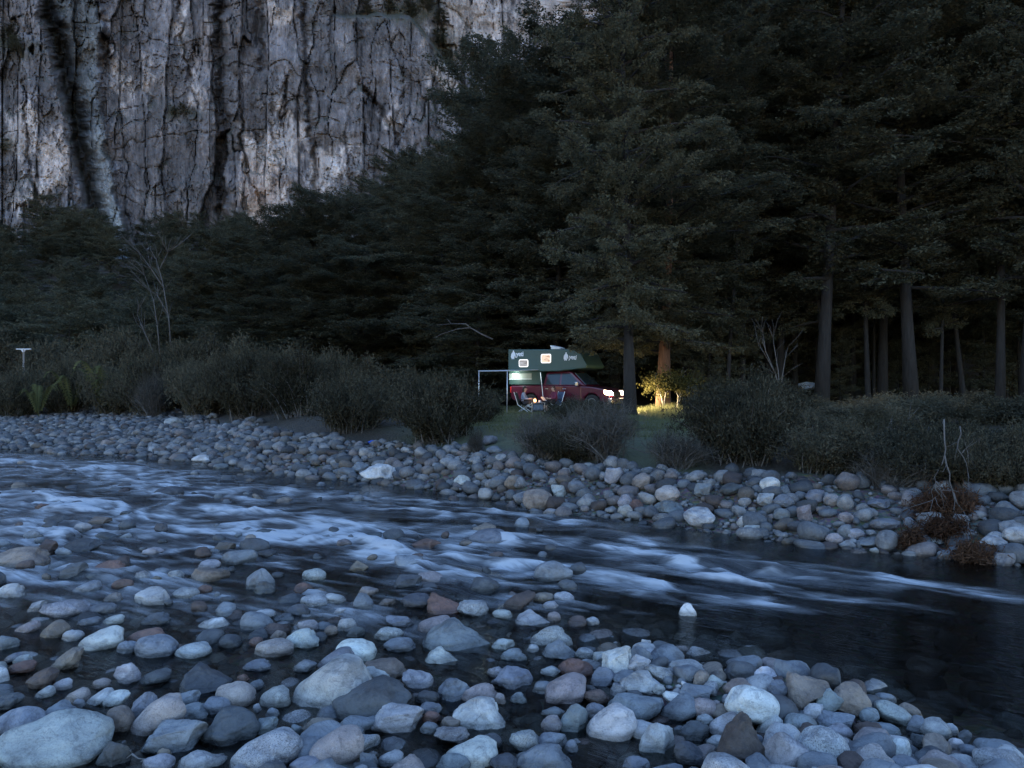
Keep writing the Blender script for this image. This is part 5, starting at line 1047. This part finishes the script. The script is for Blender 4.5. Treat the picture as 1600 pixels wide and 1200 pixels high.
def person(loc, rz, label, top, legs, hairm, hand_t, longhair, lean, shoe, shins=False):
    """seated figure facing local +x; joints as a skinned skeleton"""
    V_ = []; E_ = []; Rr = []
    def J(p, r_, par=None):
        V_.append(p); Rr.append(r_); i = len(V_)-1
        if par is not None: E_.append((par, i))
        return i
    pel = J((-.06, 0, .42), (.15, .12)); bel = J((-.09+lean*.3, 0, .56), (.14, .115), pel); che = J((-.10+lean*.7, 0, .72), (.155, .11), bel); nb = J((-.08+lean, 0, .855), (.07, .07), che)
    nk = J((-.05+lean, 0, .91), (.052, .052), nb); hd = J((-.03+lean, 0, .98), (.078, .085), nk); J((-.03+lean, 0, 1.06), (.072, .08), hd)
    hands = []
    for s_ in (-1, 1):
        sh = J((-.09+lean*.9, s_*.17, .80), (.062, .062), che); ex, ez = hand_t[0 if s_ < 0 else 1]
        el = J((.02+lean*.6, s_*.24, .60), (.045, .045), sh); wr = J((ex-.08, s_*.12, ez), (.03, .03), el); J((ex-.01, s_*.10, ez+.005), (.036, .022), wr)
        hands.append((ex, s_*.10, ez+.005, s_))
        hp = J((0, s_*.10, .42), (.10, .095), pel); kn = J((.40, s_*.13, .47), (.068, .068), hp); an = J((.36, s_*.13, .10), (.042, .042), kn); J((.38, s_*.13, .045), (.04, .035), an); J((.52, s_*.15, .035), (.035, .028), len(V_)-1)
    me = bpy.data.meshes.new('person'); me.from_pydata(V_, E_, []); o_ = bpy.data.objects.new('tmp', me); C.objects.link(o_)
    sk = o_.modifiers.new('s', 'SKIN'); sk.use_smooth_shade = True; su = o_.modifiers.new('u', 'SUBSURF'); su.levels = 2
    for i, q in enumerate(me.skin_vertices[0].data): q.radius = Rr[i]; q.use_root = (i == 0)
    bpy.context.view_layer.update()
    m2 = bpy.data.meshes.new_from_object(o_.evaluated_get(bpy.context.evaluated_depsgraph_get())); bpy.data.objects.remove(o_)
    bm = bmesh.new(); bm.from_mesh(m2)
    fg = MB()
    for hx, hy, hz, s_ in hands:               # four fingers and a thumb, each bent
        for i, (oy, L_) in enumerate(((-.026, .065), (-.009, .078), (.009, .074), (.026, .056))):
            fg.tube([(hx, hy+oy*.8, hz), (hx+L_*.5, hy+oy, hz+.004), (hx+L_*.85, hy+oy, hz-.016), (hx+L_, hy+oy, hz-.04)], [.0095, .009, .008, .006], 6)
        fg.tube([(hx-.03, hy-s_*.02, hz), (hx+.0, hy-s_*.05, hz+.006), (hx+.03, hy-s_*.058, hz-.006)], [.011, .0105, .007], 6)
    # nose and ears
    fg.tube([(.045+lean, 0, 1.02), (.066+lean, 0, .99), (.045+lean, 0, .975)], [.008, .014, .010], 6)
    for s_ in (-1, 1): fg.tube([(-.035+lean, s_*.078, 1.02), (-.04+lean, s_*.092, .99), (-.03+lean, s_*.08, .965)], [.012, .014, .008], 6)
    fm = fg.mesh('fingers'); bm.from_mesh(fm); bm.to_mesh(m2); bm.free()
    m2.materials.clear()
    for q in (M_skin, top, legs, shoe): m2.materials.append(q)
    for p_ in m2.polygons:
        c_ = p_.center; p_.use_smooth = True; i = 1
        if c_.z > .885: i = 0
        elif c_.x > .02 and c_.z > .46 and abs(c_.y) < .2 and c_.z < .80 and (c_.x > min(hand_t[0][0], hand_t[1][0])-.10) and c_.z > .53: i = 0
        elif c_.z < .09: i = 3
        elif c_.z < .30 and shins: i = 0
        elif c_.z < .535 and not (c_.x < -.02 and c_.z > .5): i = 2
        p_.material_index = i
    r_ = ob('person', m2); r_.location = loc; r_.rotation_euler = (0, 0, rz); tag(r_, label, 'person', 'people seated at the camp')
    # hair: a cap hugging the skull, falling to the neck
    h_ = MB(); kk_ = 14; rings = []
    for z, sx, ox in ((1.135, .02, -.04), (1.12, .06, -.04), (1.08, .088, -.045), (1.03, .094, -.055), (.98, .088, -.062), (.92 if longhair else .95, .075, -.07)) + (((.84, .06, -.085),) if longhair else ()):
        ring_ = []
        for i in range(kk_):
            a_ = 6.283*i/kk_; cut = 1.0 if z > 1.05 else .25 if math.cos(a_) > .35 else 1.0
            ring_.append((ox+lean+math.cos(a_)*sx*cut, math.sin(a_)*sx*1.02, z))
        rings.append(ring_)
    h_.loft(rings); h_.ob('hair', r_, hairm, smooth=True)
    # eyes and mouth
    for s_ in (-1, 1): MB().loft([[(.043+lean+dx, s_*.03+r2*math.cos(6.283*i/8), 1.015+r2*.7*math.sin(6.283*i/8)) for i in range(8)] for r2, dx in ((.011, 0), (.008, .008))]).ob('eye', r_, M_black)
    MB().tube([(.047+lean, -.022, .945), (.056+lean, 0, .943), (.047+lean, .022, .945)], .006, 5).ob('mouth', r_, plain('lips', (.35, .14, .12), .5))
    return r_
M_hair = plain('hair_dark', (.022, .015, .012), .6); M_hair2 = plain('hair_brown', (.07, .035, .02), .6); M_shoe = plain('shoe', (.05, .05, .055), .7)
person(P1, R(-12), 'seated person in a pale blue-grey top facing right beside the table', plain('pale_blue_top', (.24, .29, .38), .85), plain('dark_trousers', (.03, .033, .04), .9), M_hair, ((.34, .60), (.30, .56)), True, .04, M_shoe)
person(P2, R(205), 'seated person in dark red top holding a white sheet, facing the table', plain('dark_red_top', (.15, .02, .05), .85), plain('black_trousers', (.012, .012, .015), .9), M_hair2, ((.30, .60), (.28, .58)), False, .03, M_shoe, True)
sh = thing('paper_sheet', 'white folded sheet held by the person in dark red', 'paper', tuple(Vector(P2)+Matrix.Rotation(R(205), 3, 'Z')@Vector((.40, 0, .55))), R(205))
MB().add([(-.02, -.16, -.07), (.12, -.15, .09), (.13, .0, .11), (-.01, .0, -.05), (.12, .15, .09), (-.02, .16, -.07), (-.026, -.16, -.064), (.114, -.15, .096), (.124, 0, .116), (-.016, 0, -.044), (.114, .15, .096), (-.026, .16, -.064)],
         [(0, 1, 2, 3), (3, 2, 4, 5), (6, 9, 8, 7), (9, 11, 10, 8), (0, 6, 7, 1), (5, 4, 10, 11)]).ob('page', sh, M_white)

# ------------------------------------------------------------------ small things
x, y, z = px(37, 546, 44)
tp_ = thing('post', 'pale T-shaped post rising above the bushes at far left', 'post', (x, y, g1(x, y)))
zb = z-g1(x, y)
MB().tube([(0, 0, 0), (.0, 0, zb-.25), (.03, 0, zb)], [.06, .05, .07], 6).ob('pole', tp_, M_pale); MB().prism([(-.42, zb-.01), (-.42, zb+.05), (.42, zb+.05), (.42, zb-.01), (.14, zb-.02), (.05, zb-.16), (-.05, zb-.16), (-.14, zb-.02)], -.05, .05).ob('crossbar', tp_, M_awn, bevel=.01)
def crumple(name, label, cat, loc, dims, mat, seed):
    v, f = stone_shape(3, seed, 'f'); r_ = np.random.default_rng(seed); v = v*(1+.25*fbm(v[:, 0]*3, v[:, 1]*3, v[:, 2]*3+.01, o=3, s=seed)[:, None])*np.array(dims)
    o_ = ob(name, mk(name, v, f, smooth=False, mat=mat)); o_.location = loc; return tag(o_, label, cat)
x, y, z = px(1264, 603, 46)
crumple('tarpaulin', 'pale blue patch of cloth lying between the dark trunks', 'tarpaulin', (x, y, max(z, g1(x, y)+.15)), (.95, .5, .22), plain('pale_blue_cloth', (.42, .52, .68), .7, var=.4, sc=5), 401)
x, y, z = px(581, 691, 20.2)
crumple('plastic_scrap', 'small bright blue plastic scrap lying on the stony bank', 'litter', (x, y, z), (.09, .07, .05), plain('blue_plastic', (.03, .09, .45), .4), 402)
